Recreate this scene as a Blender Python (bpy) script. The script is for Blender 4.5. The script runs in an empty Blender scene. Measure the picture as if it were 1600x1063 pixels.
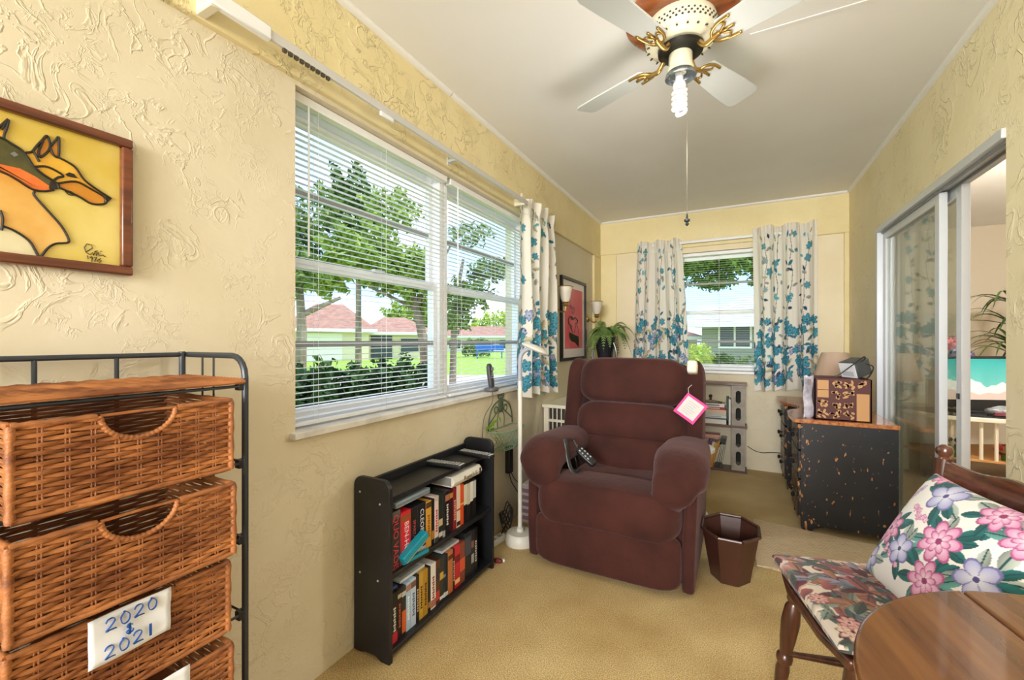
import bpy, bmesh, math, random
import numpy as np
from mathutils import Vector, Matrix
from math import sin, cos, pi, radians as R
random.seed(7); rng = np.random.default_rng(7)
scene = bpy.context.scene
col = scene.collection

# ------------------------------------------------------------------ camera, sky, sun, lights, exposure
cam_d = bpy.data.cameras.new('camera'); cam = bpy.data.objects.new('camera', cam_d); col.objects.link(cam)
cam_d.sensor_width = 36; cam_d.lens = 36 * 665 / 1600; cam_d.clip_start = 0.02; cam_d.clip_end = 400
cam.location = (0, 0, 1.165); cam.rotation_euler = (R(90), 0, math.atan(350 / 665))
scene.camera = cam
vs = scene.view_settings
vs.view_transform = 'Standard'; vs.look = 'None'; vs.exposure = 0.57; vs.gamma = 1.0; vs.use_curve_mapping = False

world = bpy.data.worlds.new('sky'); scene.world = world; world.use_nodes = True
wn, wl = world.node_tree.nodes, world.node_tree.links
wn.clear()
wo = wn.new('ShaderNodeOutputWorld'); bg = wn.new('ShaderNodeBackground'); bg.inputs[1].default_value = 2.0
tc = wn.new('ShaderNodeTexCoord'); mp = wn.new('ShaderNodeMapping'); mp.inputs['Scale'].default_value = (1, 1, 2.2)
nz = wn.new('ShaderNodeTexNoise'); nz.inputs['Scale'].default_value = 2.6; nz.inputs['Detail'].default_value = 6
cr = wn.new('ShaderNodeValToRGB')
cr.color_ramp.elements[0].position = 0.42; cr.color_ramp.elements[0].color = (0.33, 0.52, 0.86, 1)
cr.color_ramp.elements[1].position = 0.62; cr.color_ramp.elements[1].color = (0.92, 0.95, 1.0, 1)
wl.new(tc.outputs['Generated'], mp.inputs[0]); wl.new(mp.outputs[0], nz.inputs['Vector'])
wl.new(nz.outputs[0], cr.inputs[0]); wl.new(cr.outputs[0], bg.inputs[0]); wl.new(bg.outputs[0], wo.inputs[0])

def light(name, kind, loc, energy, color=(1, 1, 1), rot=(0, 0, 0), size=1, size_y=None):
    d = bpy.data.lights.new(name, kind); d.energy = energy; d.color = color
    if kind == 'AREA':
        d.shape = 'RECTANGLE'; d.size = size; d.size_y = size_y or size
    elif kind == 'POINT': d.shadow_soft_size = size
    elif kind == 'SUN': d.angle = R(size)
    o = bpy.data.objects.new(name, d); o.location = loc; o.rotation_euler = rot; col.objects.link(o)
    return o
light('sun', 'SUN', (0, 0, 20), 2.2, (1, 0.95, 0.86), (R(-18), R(32), 0), 0.6)
# added fill lights behind the camera, standing in for daylight and its ceiling bounce
light('rear_fill_light', 'AREA', (-0.15, -2.9, 1.75), 31, (1, 0.99, 0.97), (R(86), 0, 0), 1.7, 1.0).data.spread = R(75)
light('upward_fill_light', 'AREA', (-0.2, -1.9, 0.35), 30, (1, 0.99, 0.97), (R(140), 0, 0), 1.7, 1.6)

# ------------------------------------------------------------------ materials
MATS = {}
def srgb(r, g, b):
    f = lambda c: (c / 255 / 12.92) if c / 255 <= 0.04045 else ((c / 255 + 0.055) / 1.055) ** 2.4
    return (f(r), f(g), f(b), 1)
def mat(name, c, rough=0.6, metal=0, c2=None, nscale=8, stretch=(1, 1, 1), bump=0, bscale=60, sheen=0, emit=None, coat=0, detail=4, lo=0.35, hi=0.65, spec=0.5):
    if name in MATS: return MATS[name]
    m = bpy.data.materials.new(name); m.use_nodes = True
    n, l = m.node_tree.nodes, m.node_tree.links
    b = n['Principled BSDF']
    b.inputs['Base Color'].default_value = c; b.inputs['Roughness'].default_value = rough; b.inputs['Metallic'].default_value = metal
    b.inputs['Specular IOR Level'].default_value = spec
    b.inputs['Sheen Weight'].default_value = sheen; b.inputs['Coat Weight'].default_value = coat
    if emit: b.inputs['Emission Color'].default_value = emit[0]; b.inputs['Emission Strength'].default_value = emit[1]
    if c2 or bump:
        t = n.new('ShaderNodeTexCoord'); mp = n.new('ShaderNodeMapping'); mp.inputs['Scale'].default_value = stretch
        l.new(t.outputs['Object'], mp.inputs[0])
    if c2:
        z = n.new('ShaderNodeTexNoise'); z.inputs['Scale'].default_value = nscale; z.inputs['Detail'].default_value = detail
        r = n.new('ShaderNodeValToRGB'); r.color_ramp.elements[0].color = c; r.color_ramp.elements[1].color = c2
        r.color_ramp.elements[0].position = lo; r.color_ramp.elements[1].position = hi
        l.new(mp.outputs[0], z.inputs['Vector']); l.new(z.outputs[0], r.inputs[0]); l.new(r.outputs[0], b.inputs['Base Color'])
    if bump:
        z2 = n.new('ShaderNodeTexNoise'); z2.inputs['Scale'].default_value = bscale; z2.inputs['Detail'].default_value = 3
        bp = n.new('ShaderNodeBump'); bp.inputs['Strength'].default_value = bump; bp.inputs['Distance'].default_value = 0.01
        l.new(mp.outputs[0], z2.inputs['Vector']); l.new(z2.outputs[0], bp.inputs['Height']); l.new(bp.outputs[0], b.inputs['Normal'])
    MATS[name] = m
    return m
def stucco(name, c, c2, depth=0.5, sc=1.0):
    """trowelled plaster: short broken ridges over a softly uneven skin"""
    m = bpy.data.materials.new(name); m.use_nodes = True; n, l = m.node_tree.nodes, m.node_tree.links
    b = n['Principled BSDF']; b.inputs['Roughness'].default_value = 0.75; b.inputs['Specular IOR Level'].default_value = 0.3
    t = n.new('ShaderNodeTexCoord')
    def noise(s, d, dist=0.0):
        z = n.new('ShaderNodeTexNoise'); z.inputs['Scale'].default_value = s * sc; z.inputs['Detail'].default_value = d; z.inputs['Distortion'].default_value = dist
        l.new(t.outputs['Object'], z.inputs['Vector']); return z
    def ramp(src, pts):
        r = n.new('ShaderNodeValToRGB'); e = r.color_ramp.elements
        while len(e) < len(pts): e.new(0.5)
        for k, (p, v) in enumerate(pts): e[k].position = p; e[k].color = (v, v, v, 1)
        l.new(src.outputs[0], r.inputs[0]); return r
    def mul(a, bb, op='MULTIPLY'):
        q = n.new('ShaderNodeMath'); q.operation = op; l.new(a.outputs[0], q.inputs[0])
        if isinstance(bb, (int, float)): q.inputs[1].default_value = bb
        else: l.new(bb.outputs[0], q.inputs[1])
        return q
    ridge = ramp(noise(8.5, 4, 1.0), [(0.485, 0), (0.505, 1), (0.56, 0.25), (0.7, 0.2)])
    mask = ramp(noise(4.2, 2), [(0.47, 0), (0.56, 1)])
    fine = ramp(noise(26, 4, 1.0), [(0.50, 0), (0.53, 1), (0.6, 0)])
    mask2 = ramp(noise(6.3, 2), [(0.50, 0), (0.60, 1)])
    h = mul(mul(ridge, mask), mul(mul(fine, mask2), 0.45), 'ADD')
    h = mul(h, mul(noise(9, 5), 0.55), 'ADD')
    bp = n.new('ShaderNodeBump'); bp.inputs['Strength'].default_value = depth; bp.inputs['Distance'].default_value = 0.0045
    l.new(h.outputs[0], bp.inputs['Height']); l.new(bp.outputs[0], b.inputs['Normal'])
    cr = n.new('ShaderNodeValToRGB'); cr.color_ramp.elements[0].color = c; cr.color_ramp.elements[1].color = c2
    cr.color_ramp.elements[0].position = 0.3; cr.color_ramp.elements[1].position = 0.7
    l.new(noise(2.5, 5).outputs[0], cr.inputs[0]); l.new(cr.outputs[0], b.inputs['Base Color'])
    MATS[name] = m
    return m
def wood(name, c1, c2, rough=0.35, axis=0, scale=3.0, coat=0.3):
    st = [18, 18, 18]; st[axis] = 1.2
    return mat(name, c1, rough, c2=c2, nscale=scale, stretch=tuple(st), coat=coat, detail=6, bump=0.05, bscale=4)
def glass(name, tint=(1, 1, 1, 1), refl=0.06):
    m = bpy.data.materials.new(name); m.use_nodes = True; n, l = m.node_tree.nodes, m.node_tree.links
    n.remove(n['Principled BSDF']); o = n['Material Output']
    t = n.new('ShaderNodeBsdfTransparent'); t.inputs[0].default_value = tint
    g = n.new('ShaderNodeBsdfGlossy'); g.inputs['Roughness'].default_value = 0.02
    lw = n.new('ShaderNodeLayerWeight'); lw.inputs[0].default_value = 0.5
    pw = n.new('ShaderNodeMath'); pw.operation = 'POWER'; pw.inputs[1].default_value = 4.0; l.new(lw.outputs['Facing'], pw.inputs[0])
    ml = n.new('ShaderNodeMath'); ml.operation = 'MULTIPLY'; ml.inputs[1].default_value = 0.5; l.new(pw.outputs[0], ml.inputs[0])
    ad = n.new('ShaderNodeMath'); ad.inputs[1].default_value = refl; l.new(ml.outputs[0], ad.inputs[0])
    x = n.new('ShaderNodeMixShader'); l.new(ad.outputs[0], x.inputs[0]); l.new(t.outputs[0], x.inputs[1]); l.new(g.outputs[0], x.inputs[2]); l.new(x.outputs[0], o.inputs[0])
    MATS[name] = m
    return m
def printed(name, rough=0.8, sheen=0.0, bump=0.15, bscale=300, trans=0.0, emit=0.0):
    """flat print carried by the mesh's colour attribute"""
    m = bpy.data.materials.new(name); m.use_nodes = True; n, l = m.node_tree.nodes, m.node_tree.links
    b = n['Principled BSDF']; b.inputs['Roughness'].default_value = rough; b.inputs['Sheen Weight'].default_value = sheen
    a = n.new('ShaderNodeAttribute'); a.attribute_name = 'Col'; l.new(a.outputs[0], b.inputs['Base Color'])
    if emit: l.new(a.outputs[0], b.inputs['Emission Color']); b.inputs['Emission Strength'].default_value = emit
    if bump:
        t = n.new('ShaderNodeTexCoord'); z = n.new('ShaderNodeTexNoise'); z.inputs['Scale'].default_value = bscale
        bp = n.new('ShaderNodeBump'); bp.inputs['Strength'].default_value = bump; bp.inputs['Distance'].default_value = 0.004
        l.new(t.outputs['Object'], z.inputs['Vector']); l.new(z.outputs[0], bp.inputs['Height']); l.new(bp.outputs[0], b.inputs['Normal'])
    if trans:
        o = n['Material Output']; tr = n.new('ShaderNodeBsdfTranslucent'); l.new(a.outputs[0], tr.inputs[0])
        x = n.new('ShaderNodeMixShader'); x.inputs[0].default_value = trans
        l.new(b.outputs[0], x.inputs[1]); l.new(tr.outputs[0], x.inputs[2]); l.new(x.outputs[0], o.inputs[0])
    MATS[name] = m
    return m

# ------------------------------------------------------------------ mesh builder
class MB:
    def __init__(s): s.v = []; s.f = []
    def add(s, vs, fs):
        o = len(s.v); s.v.extend([tuple(map(float, p)) for p in vs]); s.f.extend([tuple(i + o for i in f) for f in fs]); return s
    def box(s, a, b, m=None):
        (x0, y0, z0), (x1, y1, z1) = a, b
        vs = [(x, y, z) for x in (x0, x1) for y in (y0, y1) for z in (z0, z1)]
        if m is not None: vs = [m @ Vector(p) for p in vs]
        return s.add(vs, [(0, 1, 3, 2), (4, 6, 7, 5), (0, 4, 5, 1), (2, 3, 7, 6), (0, 2, 6, 4), (1, 5, 7, 3)])
    def tube(s, path, r, n=8, closed=False, caps=True, flat=1.0):
        P = [Vector(p) for p in path]; k = len(P)
        rr = r if isinstance(r, (list, tuple)) else [r] * k
        T = []
        for i in range(k):
            a = P[(i - 1) % k] if (closed or i > 0) else P[i]; b = P[(i + 1) % k] if (closed or i < k - 1) else P[i]
            d = b - a; T.append(d.normalized() if d.length > 1e-9 else Vector((0, 0, 1)))
        up = Vector((0, 0, 1)) if abs(T[0].z) < 0.9 else Vector((1, 0, 0))
        nrm = (up - T[0] * up.dot(T[0])).normalized(); vs = []
        for i in range(k):
            nrm = nrm - T[i] * nrm.dot(T[i])
            nrm = nrm.normalized() if nrm.length > 1e-6 else T[i].orthogonal().normalized()
            bn = T[i].cross(nrm)
            for j in range(n):
                a = 2 * pi * j / n; vs.append(P[i] + (nrm * cos(a) * flat + bn * sin(a)) * rr[i])
        fs = []
        for i in range(k if closed else k - 1):
            i2 = (i + 1) % k
            for j in range(n): fs.append((i * n + j, i * n + (j + 1) % n, i2 * n + (j + 1) % n, i2 * n + j))
        if caps and not closed: fs.append(tuple(range(n))[::-1]); fs.append(tuple((k - 1) * n + j for j in range(n)))
        return s.add(vs, fs)
    def lathe(s, prof, c=(0, 0, 0), n=24, m=None, cap=True):
        """profile of (radius, height); a frame matrix may turn the axis"""
        vs = []
        for (r, z) in prof:
            for j in range(n): a = 2 * pi * j / n; vs.append(Vector((r * cos(a), r * sin(a), z)))
        vs = [(m @ p if m is not None else p) + Vector(c) for p in vs]; fs = []
        for i in range(len(prof) - 1):
            for j in range(n): fs.append((i * n + j, i * n + (j + 1) % n, (i + 1) * n + (j + 1) % n, (i + 1) * n + j))
        if cap: fs.append(tuple(range(n))[::-1]); fs.append(tuple((len(prof) - 1) * n + j for j in range(n)))
        return s.add(vs, fs)
    def prism(s, poly, fn, t0, t1):
        """polygon (u,v) pushed between t0 and t1; fn(u,v,t) gives the point"""
        k = len(poly); vs = [fn(u, v, t0) for u, v in poly] + [fn(u, v, t1) for u, v in poly]
        return s.add(vs, [tuple(range(k))[::-1], tuple(range(k, 2 * k))] + [(i, (i + 1) % k, k + (i + 1) % k, k + i) for i in range(k)])
    def grid(s, fn, nu, nv, wrapu=False):
        vs = [fn(i / (nu if wrapu else nu - 1), j / (nv - 1)) for j in range(nv) for i in range(nu)]; fs = []
        for j in range(nv - 1):
            for i in range(nu if wrapu else nu - 1): fs.append((j * nu + i, j * nu + (i + 1) % nu, (j + 1) * nu + (i + 1) % nu, (j + 1) * nu + i))
        return s.add(vs, fs)
    def cushion(s, c, size, e=4.0, n=14, fn=None, m=None):
        """puffed rounded block: cube grid blown to a superquadric"""
        idx = {}; vs = []; fs = []; ee = e if isinstance(e, (tuple, list)) else (e, e, e)
        def vert(p):
            k = tuple(round(q, 5) for q in p)
            if k not in idx:
                emean = ee
                L = max(abs(q) for q in p)
                sm = sum(abs(q) ** emean[i] for i, q in enumerate(p)) ** (1 / (sum(emean) / 3))
                q = Vector([a / sm * L for a in p]); q = Vector((q.x * size[0] / 2, q.y * size[1] / 2, q.z * size[2] / 2))
                if fn: q = fn(q)
                if m is not None: q = m @ q
                idx[k] = len(vs); vs.append(q + Vector(c))
            return idx[k]
        g = [math.tan(pi / 4 * (-1 + 2 * i / n)) for i in range(n + 1)]
        for ax in range(3):
            for sg in (-1, 1):
                for i in range(n):
                    for j in range(n):
                        def mk(a, b):
                            p = [0, 0, 0]; p[ax] = sg; p[(ax + 1) % 3] = a; p[(ax + 2) % 3] = b; return p
                        q = [vert(mk(g[i], g[j])), vert(mk(g[i + 1], g[j])), vert(mk(g[i + 1], g[j + 1])), vert(mk(g[i], g[j + 1]))]
                        fs.append(tuple(q) if sg > 0 else tuple(q[::-1]))
        return s.add(vs, fs)
    def mesh(s, name, smooth=35):
        me = bpy.data.meshes.new(name); me.from_pydata(s.v, [], s.f); me.update()
        if smooth is not None:
            me.polygons.foreach_set('use_smooth', [True] * len(me.polygons))
            if smooth < 180: me.set_sharp_from_angle(angle=R(smooth))
        return me
    def build(s, name, m, parent=None, smooth=35, bevel=0, world=True, seg=2):
        if world and parent is not None:
            r = parent
            off = Vector((0, 0, 0))
            while r is not None: off += r.location; r = r.parent
            s.v = [(p[0] - off.x, p[1] - off.y, p[2] - off.z) for p in s.v]
        o = bpy.data.objects.new(name, s.mesh(name, smooth)); col.objects.link(o); o.data.materials.append(m)
        o.parent = parent
        if bevel:
            bv = o.modifiers.new('bevel', 'BEVEL'); bv.width = bevel; bv.segments = seg; bv.limit_method = 'ANGLE'; bv.angle_limit = R(40); bv.harden_normals = False
        return o
def thing(name, loc, label, cat, group=None, rz=0):
    o = bpy.data.objects.new(name, None); o.location = loc; o.rotation_euler = (0, 0, rz); o.empty_display_size = 0.05
    col.objects.link(o); return tag(o, label, cat, group)
def tag(o, label, cat, group=None):
    o['label'] = label; o['category'] = cat
    if group: o['group'] = group
    return o
def struct(o, label=None):
    o['kind'] = 'structure'
    if label: o['label'] = label
    return o
def lab(o, label): o['label'] = label; return o
def copy_tree(o, parent=None, loc=None, name=None):
    c = o.copy(); col.objects.link(c); c.parent = parent
    if loc is not None: c.location = loc
    for ch in list(o.children): copy_tree(ch, c)
    return c
def text(name, s, size, m, parent, M, ext=0.0004, align='CENTER', sx=1.0):
    """flat lettering turned into a mesh; M places it (text lies in its local XY)"""
    cu = bpy.data.curves.new(name, 'FONT'); cu.body = s; cu.size = size; cu.extrude = ext; cu.align_x = align; cu.align_y = 'CENTER'; cu.resolution_u = 3
    t = bpy.data.objects.new('tmp', cu); col.objects.link(t)
    me = bpy.data.meshes.new_from_object(t.evaluated_get(bpy.context.evaluated_depsgraph_get()))
    bpy.data.objects.remove(t)
    off = Vector((0, 0, 0)); r = parent
    while r is not None: off += r.location; r = r.parent
    me.transform(Matrix.Translation(-off) @ M @ Matrix.Diagonal((sx, 1, 1, 1)))
    me.materials.clear(); me.materials.append(m)
    o = bpy.data.objects.new(name, me); col.objects.link(o); o.parent = parent
    return o
def frame(x, y, z, o):
    """matrix with the given axes and origin"""
    x, y, z = Vector(x).normalized(), Vector(y).normalized(), Vector(z).normalized()
    return Matrix(((x.x, y.x, z.x, o[0]), (x.y, y.y, z.y, o[1]), (x.z, y.z, z.z, o[2]), (0, 0, 0, 1)))
def smooth_path(pts, k=6, closed=False):
    P = [Vector(p) for p in pts]; out = []; n = len(P)
    for i in range(n if closed else n - 1):
        p0 = P[(i - 1) % n] if (closed or i > 0) else P[i]; p1 = P[i]; p2 = P[(i + 1) % n]; p3 = P[(i + 2) % n] if (closed or i < n - 2) else p2
        for j in range(k):
            t = j / k
            out.append(0.5 * ((2 * p1) + (p2 - p0) * t + (2 * p0 - 5 * p1 + 4 * p2 - p3) * t * t + (3 * p1 - p0 - 3 * p2 + p3) * t ** 3))
    if not closed: out.append(P[-1])
    return out
def lerp(a, b, t): return a + (b - a) * t

class Paint:
    """stamps petals, leaves and strokes into a field of points on a flat cloth (metres)"""
    def __init__(s, U, V, base):
        s.U, s.V = U, V; s.c = np.tile(np.array(base[:3], float), (len(U), 1))
    def put(s, mask, colr, a=1.0):
        s.c[mask] = s.c[mask] * (1 - a) + np.array(colr[:3]) * a
    def loc(s, cx, cy, r):
        i = np.where((np.abs(s.U - cx) < r) & (np.abs(s.V - cy) < r))[0]
        return i, s.U[i] - cx, s.V[i] - cy
    def leaf(s, cx, cy, L, w, ang, colr, vein=None):
        i, x, y = s.loc(cx, cy, L)
        u = (x * cos(ang) + y * sin(ang)) / (L / 2); v = (-x * sin(ang) + y * cos(ang)) / (w / 2)
        prof = np.clip(1 - u * u, 0, 1) ** 0.8
        k = np.abs(v) < prof
        sh = 0.8 + 0.35 * np.clip(v, -1, 1)
        s.c[i[k]] = np.array(colr[:3]) * sh[k][:, None]
        if vein is not None:
            k2 = k & (np.abs(v) < 0.12); s.c[i[k2]] = np.array(vein[:3])
    def flower(s, cx, cy, r, n, ph, cin, cout, cedge, layers=2):
        i, x, y = s.loc(cx, cy, r * 1.05); d = np.hypot(x, y); a = np.arctan2(y, x)
        for q in range(layers):
            rr = r * (1 - 0.42 * q); pa = a * n / 2 + ph + q * 0.8
            rp = rr * (0.62 + 0.38 * np.abs(np.sin(pa)))
            k = d < rp; t = np.clip(d / np.maximum(rp, 1e-6), 0, 1)[:, None]
            cc = np.array(cin[:3]) * (1 - t ** 1.3) + np.array(cout[:3]) * t ** 1.3
            e = (d > rp * 0.88) | ((np.abs(np.sin(pa)) < 0.16) & (d > 0.2 * rr))
            cc[e] = cc[e] * 0.35 + np.array(cedge[:3]) * 0.65
            s.c[i[k]] = cc[k]
        k = d < r * 0.14; s.c[i[k]] = np.array(cedge[:3])
    def stroke(s, pts, w, colr):
        for (x0, y0), (x1, y1) in zip(pts[:-1], pts[1:]):
            dx, dy = x1 - x0, y1 - y0; L2 = dx * dx + dy * dy + 1e-12
            t = np.clip(((s.U - x0) * dx + (s.V - y0) * dy) / L2, 0, 1)
            k = np.hypot(s.U - x0 - t * dx, s.V - y0 - t * dy) < w / 2; s.c[k] = np.array(colr[:3])
def put_colors(me, rgb):
    at = me.color_attributes.new('Col', 'FLOAT_COLOR', 'POINT')
    a = np.ones((len(me.vertices), 4)); a[:, :3] = rgb; at.data.foreach_set('color', a.ravel())
# ------------------------------------------------------------------ room shell
H, XL, XR, YF, YB = 2.39, -1.28, 0.825, 4.40, -3.1
M_low = stucco('plaster_cream', srgb(212, 200, 171), srgb(222, 211, 186), 0.5, 1.35)
M_head = stucco('plaster_yellow', srgb(226, 209, 158), srgb(235, 220, 174), 1.0, 1.2)
M_far = stucco('plaster_far', srgb(230, 212, 160), srgb(237, 222, 176), 0.4, 1.3)
M_panel = mat('painted_panel', srgb(230, 214, 178), 0.7, c2=srgb(236, 222, 190), nscale=3, bump=0.12, bscale=25)
M_right = stucco('plaster_right', srgb(230, 216, 176), srgb(238, 225, 190), 0.9)
M_ceil = mat('ceiling_white', srgb(239, 238, 236), 0.85, c2=srgb(235, 234, 231), nscale=2, bump=0.04, bscale=30)
M_trim = mat('white_trim', srgb(235, 233, 228), 0.5)
M_wht = mat('white_enamel', srgb(236, 237, 238), 0.4)
M_alu = mat('aluminium', srgb(205, 208, 212), 0.4, 0.25)
M_ext = mat('outside_render', srgb(225, 215, 195), 0.9)

def carpet():
    m = bpy.data.materials.new('carpet_gold'); m.use_nodes = True; n, l = m.node_tree.nodes, m.node_tree.links
    b = n['Principled BSDF']; b.inputs['Roughness'].default_value = 0.95; b.inputs['Specular IOR Level'].default_value = 0.1; b.inputs['Sheen Weight'].default_value = 0.2
    t = n.new('ShaderNodeTexCoord')
    def noise(s, d):
        z = n.new('ShaderNodeTexNoise'); z.inputs['Scale'].default_value = s; z.inputs['Detail'].default_value = d; l.new(t.outputs['Object'], z.inputs['Vector']); return z
    r1 = n.new('ShaderNodeValToRGB'); r1.color_ramp.elements[0].position = 0.3; r1.color_ramp.elements[1].position = 0.68
    r1.color_ramp.elements[0].color = srgb(192, 158, 94); r1.color_ramp.elements[1].color = srgb(224, 196, 136)
    l.new(noise(2.6, 6).outputs[0], r1.inputs[0])
    r2 = n.new('ShaderNodeValToRGB'); r2.color_ramp.elements[0].position = 0.38; r2.color_ramp.elements[1].position = 0.62
    r2.color_ramp.elements[0].color = (0.55, 0.55, 0.55, 1); r2.color_ramp.elements[1].color = (1.15, 1.15, 1.15, 1)
    l.new(noise(240, 3).outputs[0], r2.inputs[0])
    x = n.new('ShaderNodeMix'); x.data_type = 'RGBA'; x.blend_type = 'MULTIPLY'; x.inputs[0].default_value = 1
    l.new(r1.outputs[0], x.inputs[6]); l.new(r2.outputs[0], x.inputs[7]); l.new(x.outputs[2], b.inputs['Base Color'])
    bp = n.new('ShaderNodeBump'); bp.inputs['Strength'].default_value = 0.7; bp.inputs['Distance'].default_value = 0.01
    l.new(noise(220, 3).outputs[0], bp.inputs['Height']); l.new(bp.outputs[0], b.inputs['Normal'])
    return m
M_carpet = carpet()
struct(MB().box((XL, YB, -0.12), (XR, YF, 0)).build('floor', M_carpet), 'gold carpet')
struct(MB().box((XL - 0.22, YB - 0.15, H), (XR + 2.8, 6.6, H + 0.15)).build('ceiling', M_ceil))

# left wall: cream field with the window opening, yellow header beam and corner pier standing proud
WY0, WY1, WZ0, WZ1 = 0.905, 2.745, 0.862, 2.005
w = MB(); xo = XL - 0.22
w.box((xo, YB, -0.1), (XL, WY0, 2.02)).box((xo, WY0, -0.1), (XL, WY1, WZ0)).box((xo, WY1, -0.1), (XL, YF, 2.02)).box((xo, WY0, WZ1), (XL - 0.001, WY1, 2.02))
wl_ = struct(w.build('wall_left', M_low))
MB().box((xo, YB, 2.02), (XL + 0.024, YF, H)).build('header_beam', M_head, wl_, bevel=0.006)
MB().box((XL - 0.05, 4.17, 0), (XL + 0.024, YF, 2.02)).build('corner_pier', M_far, wl_, bevel=0.006)
# far wall
FX0, FX1, FZ0, FZ1 = -0.64, 0.36, 0.878, 2.0
w = MB(); yo = YF + 0.22
w.box((XL, YF, -0.1), (FX0, yo, 2.05)).box((FX1, YF, -0.1), (XR, yo, 2.05)).box((FX0, YF, -0.1), (FX1, yo, FZ0)).box((FX0, YF, FZ1), (FX1, yo, 2.05))
wf_ = struct(w.build('wall_far', M_panel))
MB().box((XL, YF - 0.022, 2.05), (XR, yo, H)).build('header_beam', M_far, wf_, bevel=0.006)
MB().box((XL + 0.024, YF - 0.022, 0), (-1.09, YF + 0.05, 2.05)).build('corner_pier', M_far, wf_, bevel=0.006)
MB().box((0.79, YF - 0.022, 0), (XR, YF + 0.05, 2.05)).build('corner_pier', M_far, wf_, bevel=0.006)
MB().box((-1.09, YF - 0.012, 0), (XR - 0.035, YF + 0.02, FZ0 - 0.03)).build('lower_plaster', M_low, wf_)
# right wall with the sliding door opening
DY0, DY1, DZ = 2.095, 3.60, 1.90
w = MB(); xo2 = XR + 0.12
w.box((XR, YB, -0.1), (xo2, DY0, H)).box((XR, DY1, -0.1), (xo2, YF + 0.22, H)).box((XR, DY0, DZ), (xo2, DY1, H))
struct(w.build('wall_right', M_right))
# back wall with a wide window, behind the camera
w = MB(); w.box((XL, YB - 0.15, -0.1), (-1.05, YB, H)).box((0.65, YB - 0.15, -0.1), (XR, YB, H)).box((-1.05, YB - 0.15, -0.1), (0.65, YB, 0.9)).box((-1.05, YB - 0.15, 2.05), (0.65, YB, H))
struct(w.build('wall_back', M_low))
# quarter-round along the ceiling; the left run is two lengths with a joint
def qround(name, a, b, nx, ny):
    pr = [(0, 0), (0.019, 0), (0.018, -0.008), (0.012, -0.015), (0, -0.019)]
    A, B = Vector(a), Vector(b); nn = Vector((nx, ny, 0)); vs = [A + nn * u + Vector((0, 0, v)) for u, v in pr] + [B + nn * u + Vector((0, 0, v)) for u, v in pr]
    k = len(pr); m = MB().add(vs, [tuple(range(k)), tuple(range(k, 2 * k))[::-1]] + [(i, i + k, (i + 1) % k + k, (i + 1) % k) for i in range(k)])
    return struct(m.build(name, M_trim))
qround('trim_1', (XL + 0.024, YB, H), (XL + 0.024, 1.72, H), 1, 0)
qround('trim_2', (XL + 0.024, 1.726, H), (XL + 0.024, YF - 0.022, H), 1, 0)
qround('trim_3', (XL, YF - 0.022, H), (XR, YF - 0.022, H), 0, -1)
qround('trim_4', (XR, YB, H), (XR, YF, H), -1, 0)
# thin ceiling batten running across behind the fan
struct(MB().box((0.05, 1.95, H - 0.002), (XR - 0.03, 1.962, H)).build('trim_5', M_ceil))

# ---- the room beyond the sliding door
M_beige = mat('beige_wall', srgb(205, 194, 174), 0.8, c2=srgb(209, 198, 178), nscale=2)
M_tile = mat('beyond_floor', srgb(150, 125, 95), 0.6, c2=srgb(165, 140, 108), nscale=5)
struct(MB().box((xo2, 1.0, -0.12), (3.6, 6.5, 0)).build('floor_beyond', M_tile))
struct(MB().box((XR, 6.4, -0.1), (3.6, 6.55, H)).build('wall_beyond_far', M_beige))
struct(MB().box((3.5, 1.0, -0.1), (3.62, 6.4, H)).build('wall_beyond_right', M_beige))
struct(MB().box((xo2, 0.9, -0.1), (3.6, 1.0, H)).build('wall_beyond_near', M_beige))
struct(MB().box((XR, YF + 0.22, -0.1), (xo2, 6.4, H)).build('wall_beyond_left', M_beige))

# ------------------------------------------------------------------ windows (double hung, one bar in each sash)
M_glass = glass('window_glass', (0.97, 0.985, 0.98, 1), 0.0)
def window(name, P, u0, u1, z0, z1, zm, bars):
    """P(u,d,z): u along the wall, d outwards from the inner wall face"""
    def bx(m, ua, ub, da, db, za, zb):
        a, b = P(ua, da, za), P(ub, db, zb)
        return m.box(tuple(min(a[i], b[i]) for i in range(3)), tuple(max(a[i], b[i]) for i in range(3)))
    f = MB(); t = 0.03
    bx(f, u0, u0 + t, 0.07, 0.15, z0, z1); bx(f, u1 - t, u1, 0.07, 0.15, z0, z1); bx(f, u0 + t, u1 - t, 0.07, 0.15, z0, z0 + 0.028); bx(f, u0 + t, u1 - t, 0.07, 0.15, z1 - 0.028, z1)
    root = struct(f.build(name, M_wht, bevel=0.002))
    for (za, zb, d, zbar) in ((zm - 0.012, z1 - 0.028, 0.118, bars[1]), (z0 + 0.028, zm + 0.02, 0.088, bars[0])):
        s = MB(); q = 0.026; a, b = u0 + t, u1 - t
        bx(s, a, a + q, d, d + 0.025, za, zb); bx(s, b - q, b, d, d + 0.025, za, zb)
        bx(s, a + q, b - q, d, d + 0.025, za, za + 0.032); bx(s, a + q, b - q, d, d + 0.025, zb - 0.034, zb)
        so = s.build('sash', M_wht, root, bevel=0.002)
        bx(MB(), a + q, b - q, d + 0.003, d + 0.022, zbar - 0.011, zbar + 0.011).build('muntin', mat('muntin_grey', srgb(150, 150, 148), 0.5), so)
        for (p, r_) in ((za + 0.032, zbar - 0.011), (zbar + 0.011, zb - 0.034)):
            bx(MB(), a + q, b - q, d + 0.010, d + 0.014, p, r_).build('pane', M_glass, so)
    lt = MB(); c = (u0 + u1) / 2
    bx(lt, c - 0.03, c + 0.03, 0.07, 0.088, zm + 0.02, zm + 0.03); lt.build('sash_lock', M_alu, root)
    return root
PL = lambda u, d, z: (XL - d, u, z)
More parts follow.
